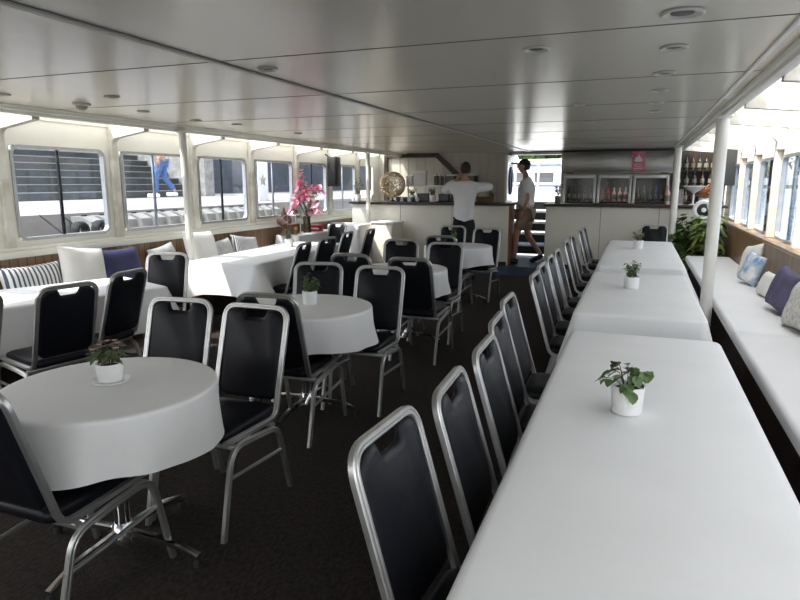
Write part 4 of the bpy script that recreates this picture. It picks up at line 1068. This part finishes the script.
s2 = MB(); s2.box(-.042, -.10, -.04, .042, .16, .045, .03, 3); bmesh.ops.transform(s2.b, matrix=Matrix.Translation((.10, -.24, .085)) @ Matrix.Rotation(-.5, 4, 'X'), verts=s2.b.verts); s2.build('shoe', M_black, t)
h = MB(); h.ball((0, -.01, .03), .108, (.82, 1.0, .98), 20, 14)
for v in list(h.b.verts):
    if v.co.z < .03: v.co.z = .03
h.box(-.075, .05, .022, .075, .225, .050, .008); bmesh.ops.transform(h.b, matrix=HM, verts=h.b.verts); h.build('cap', M_black_cl, t)
h = MB(); h.ball((0, -.02, .0), .1, (.82, .92, 1.0), 18, 12)
for v in list(h.b.verts):
    if v.co.y > .0: v.co.y = 0
    if v.co.z < -.05: v.co.z = -.05
bmesh.ops.transform(h.b, matrix=HM, verts=h.b.verts); h.build('hair', M_hair, t); eyes(HM, t)

# --- passer-by on the quay, seen through the second window
t = thing('person', 'person in blue jeans and white shoes walking on the quay outside the second window', 'person', (-11.25, 12.75, 1.197), face(-.78, -.62))
b = skinned(B, Eg, Rd); HM = add_head(b, k((0, .065, 1.775)), .05, 0); add_hand(b, B[8], (0, .25, -1), (-1, 0, 0)); add_hand(b, B[11], (0, .2, -1), (1, 0, 0), -1); b.build('body', M_skin, t)
b = skinned([k(p) for p in [(0, 0, 1.0), (0, .005, 1.18), (0, 0, 1.38), (0, 0, 1.53), (-.18, 0, 1.475), (-.225, -.03, 1.27), (.18, 0, 1.475), (.225, -.035, 1.27)]], [(0, 1), (1, 2), (2, 3), (3, 4), (4, 5), (3, 6), (6, 7)], [.15, .15, .16, .11, .08, .07, .08, .07]); b.build('blouse', M_floral, t)
b = skinned([k(p) for p in [(0, 0, 1.02), (-.09, .02, .92), (-.10, .16, .53), (-.10, .17, .12), (.09, -.01, .92), (.10, -.05, .50), (.10, -.28, .20)]], [(0, 1), (1, 2), (2, 3), (0, 4), (4, 5), (5, 6)], [.16, .11, .08, .065, .11, .08, .065]); b.build('jeans', M_jeans, t)
MB().box(-.15, .08, 0, -.05, .38, .10, .03, 3).build('shoe', M_white, t); MB().box(.05, -.34, .03, .15, -.06, .13, .03, 3).build('shoe', M_white, t)
h = MB(); h.ball((0, -.02, .01), .11, (.85, .95, 1.1), 18, 12)
for v in list(h.b.verts):
    if v.co.y > .03 and v.co.z < .07: v.co.y = .03
bmesh.ops.transform(h.b, matrix=HM, verts=h.b.verts); h.build('hair', M_hair, t)

# ------------------------------------------------------------------ outside
struct(MB().box(-400, -200, -1.2, 700, 700, -.75).build('water', M_water, smooth=False))
struct(MB().box(-60, -30, -1.1, -6.45, 60, 1.195).build('quay', M_quay, smooth=False))
struct(MB().box(-6.45, -30, -1.1, -5.75, 60, .93).build('quay', M_concrete, smooth=False))
# quay stairs
m, nz = MB(), MB()
for i in range(16):
    x = -11.6 - i * .36; z = 1.2 + .165 * (i + 1)
    m.box(x - .36, -8, 1.19, x, 14.6, z); nz.box(x - .02, -8, z - .014, x + .006, 14.6, z + .004)
s_ = struct(m.build('stairs', M_stone, smooth=False)); nz.build('nosing', M_nose, s_, smooth=False)
struct(MB().box(-17.5, 14.6, 1.19, -11.4, 15.0, 2.6).box(-17.5, 15.0, 1.19, -14.3, 15.3, 4.5).build('wall_outer', M_concrete, smooth=False))
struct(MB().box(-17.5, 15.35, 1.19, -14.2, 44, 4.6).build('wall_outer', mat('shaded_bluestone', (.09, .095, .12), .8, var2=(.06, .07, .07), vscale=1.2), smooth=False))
struct(MB().box(-60, 26.5, 1.19, -18.0, 60, 9).build('wall_outer', M_stone, smooth=False))
# row of concrete edge blocks on the quay
ORD = ['first', 'second', 'third', 'fourth', 'fifth', 'sixth', 'seventh', 'eighth', 'ninth', 'tenth', 'eleventh', 'twelfth', 'thirteenth', 'fourteenth', 'fifteenth', 'sixteenth']
for j in range(16):
    y_ = 5.75 + j * .27
    t = thing('kerb_block', 'weathered concrete edge block on the quay side, %s of the row from the near end' % ORD[j], 'block', (-6.22, y_, .931), group='concrete edge blocks on the quay')
    m = MB(); m.poly([(-.20, -.10, 0), (.16, -.10, 0), (.12, -.10, .17), (-.04, -.10, .23), (-.20, -.10, .23)], -.20); bmesh.ops.recalc_face_normals(m.b, faces=m.b.faces); m.build('block', M_concrete, t)
    MB().box(-.12, -.02, .23, -.06, .02, .25, .005).build('lifting_eye', M_rubber, t)
for j, y_ in enumerate((5.22, 5.50)):
    t = thing('tyre_fender', 'black tyre fender hung on the quay outside the first window, %s one' % ('left', 'right')[j], 'fender', (-5.80, y_, 1.036), group='tyre fenders on the quay')
    Mt = Matrix.Rotation(PI / 2, 4, 'Y')
    MB().lathe([(.055, -.05), (.085, -.055), (.105, -.03), (.105, .03), (.085, .055), (.055, .05), (.055, -.05)], n=28, M=Mt).build('tyre', M_rubber, t)
    MB().tube([(0, 0, -.10), (-.2, 0, -.08), (-.60, 0, .16)], .010).build('rope', M_rubber, t)
# outside stanchions close to the left windows
for y_, w in ((4.12, 'first'), (5.45, 'second'), (8.05, 'fourth')):
    t = thing('outer_stanchion', 'bright metal upright tube just outside the %s left window' % w, 'rail', (XL - .22, y_, .85), group='metal uprights outside the left windows')
    MB().tube([(0, 0, 0), (0, 0, 1.12)], .022).build('tube', M_alu, t)
    MB().tube([(0, 0, .1), (.20, 0, .1)], .012).build('bracket', M_chrome, t)
t = thing('quay_pillar', 'pale pillar with a yellow band on the quay outside the fourth window', 'pillar', (-7.5, 11.25, 1.195))
MB().box(-.18, -.18, 0, .18, .18, 2.6).build('shaft', M_whitep, t, smooth=False); MB().box(-.19, -.19, 1.0, .19, .19, 1.5).build('band', M_yellow, t, smooth=False)
# trees
def tree(x, y, z0, h, w, label, seed, n=260, L=.9):
    rn = random.Random(seed); t = thing('tree', label, 'tree', (x, y, z0))
    MB().tube([(0, 0, 0), (rn.uniform(-.2, .2), 0, h * .3), (0, 0, h * .6)], h * .03, 8, r2=h * .015).build('trunk', M_trunk, t)
    m = MB()
    for i in range(n):
        a = rn.uniform(0, 2 * PI); e = math.asin(rn.uniform(-1, 1)); q = rn.uniform(.6, 1.0)
        c = Vector((math.cos(a) * math.cos(e) * w / 2 * q, math.sin(a) * math.cos(e) * w / 2 * q, h * .62 + math.sin(e) * h * .4 * q))
        for j in range(5):
            m.leaf(c + Vector((rn.uniform(-.4, .4), rn.uniform(-.4, .4), rn.uniform(-.4, .4))) * L, (rn.uniform(-1, 1), rn.uniform(-1, 1), rn.uniform(-.8, .8)), L, L * .6)
    m.ball((0, 0, h * .62), 1, (w * .34, w * .34, h * .28), 12, 8)
    m.build('crown', M_tree, t); return t
tree(-11.5, 42, 1.2, 9, 6, 'green tree beyond the bow, seen at the left of the doorway', 1)
tree(-4.6, 40, .8, 8, 7.5, 'green tree beyond the bow, seen at the right of the doorway', 2)
tree(-19, 34, 1.2, 10, 9, 'tree on the quay beyond the sixth left window', 3)
for j, (x, y) in enumerate(((74, 330), (99, 331), (124, 330), (149, 332), (48, 331), (22, 330), (174, 330))):
    tree(x, y, .6, 14 + 3 * (j % 2), 22, 'tree on the far shore seen across the water, %s of the line' % ['third', 'fourth', 'fifth', 'sixth', 'second', 'first', 'last'][j], 10 + j, 160, 2.5)
struct(MB().box(-60, 326, -1, 400, 345, .6).build('ground', mat('shore_grass', (.08, .13, .04), .9), smooth=False))
# moored white boat ahead of the bow
t = thing('moored_cruiser', 'white moored cruiser with cabin windows seen through the forward doorway', 'boat', (-3.9, 26, -.75))
m = MB(); m.box(-6, -1.6, 0, 6, 1.6, 2.0, .25, 4); m.build('hull', M_whitep, t)
MB().box(-5.2, -1.4, 2.0, 5.2, 1.4, 3.0, .1, 3).build('cabin', M_whitep, t)
for j in range(10): MB().box(-4.9 + j, -1.43, 2.25, -4.2 + j, -1.39, 2.75, .03).build('cabin_window', M_greyp, t)
MB().box(-5.5, -1.7, 3.0, 5.5, 1.7, 3.1, .03).build('roof', M_whitep, t)
for z in (2.2,): MB().tube([(-6, -1.62, z), (6, -1.62, z)], .03).build('rail', M_blueb, t)
# moored white launch seen past the right side
# ------------------------------------------------------------------ light
w = bpy.data.worlds.new('world'); SC.world = w; w.use_nodes = True; nt = w.node_tree
bg = nt.nodes['Background']; sky = nt.nodes.new('ShaderNodeTexSky'); sky.sky_type = 'NISHITA'
SUND = Vector((.47, .52, -1)).normalized()
sky.sun_disc = False; sky.sun_elevation = math.asin(-SUND.z); sky.sun_rotation = math.atan2(-SUND.x, -SUND.y); sky.air_density = 1.0; sky.dust_density = 1.5
hs = nt.nodes.new('ShaderNodeHueSaturation'); hs.inputs['Saturation'].default_value = .16; nt.links.new(sky.outputs[0], hs.inputs['Color'])
nt.links.new(hs.outputs[0], bg.inputs[0]); bg.inputs[1].default_value = .35
sl = bpy.data.lights.new('sun', 'SUN'); sl.energy = 3.7; sl.angle = math.radians(.6); sl.color = (1, .94, .84)
so = bpy.data.objects.new('sun', sl); COL.objects.link(so); so.rotation_euler = SUND.to_track_quat('-Z', 'Y').to_euler()
so.location = (-10, -10, 20)
SC.view_settings.view_transform = 'Standard'; SC.view_settings.look = 'None'; SC.view_settings.exposure = 1.08; SC.view_settings.gamma = 1
SC.view_settings.use_curve_mapping = False
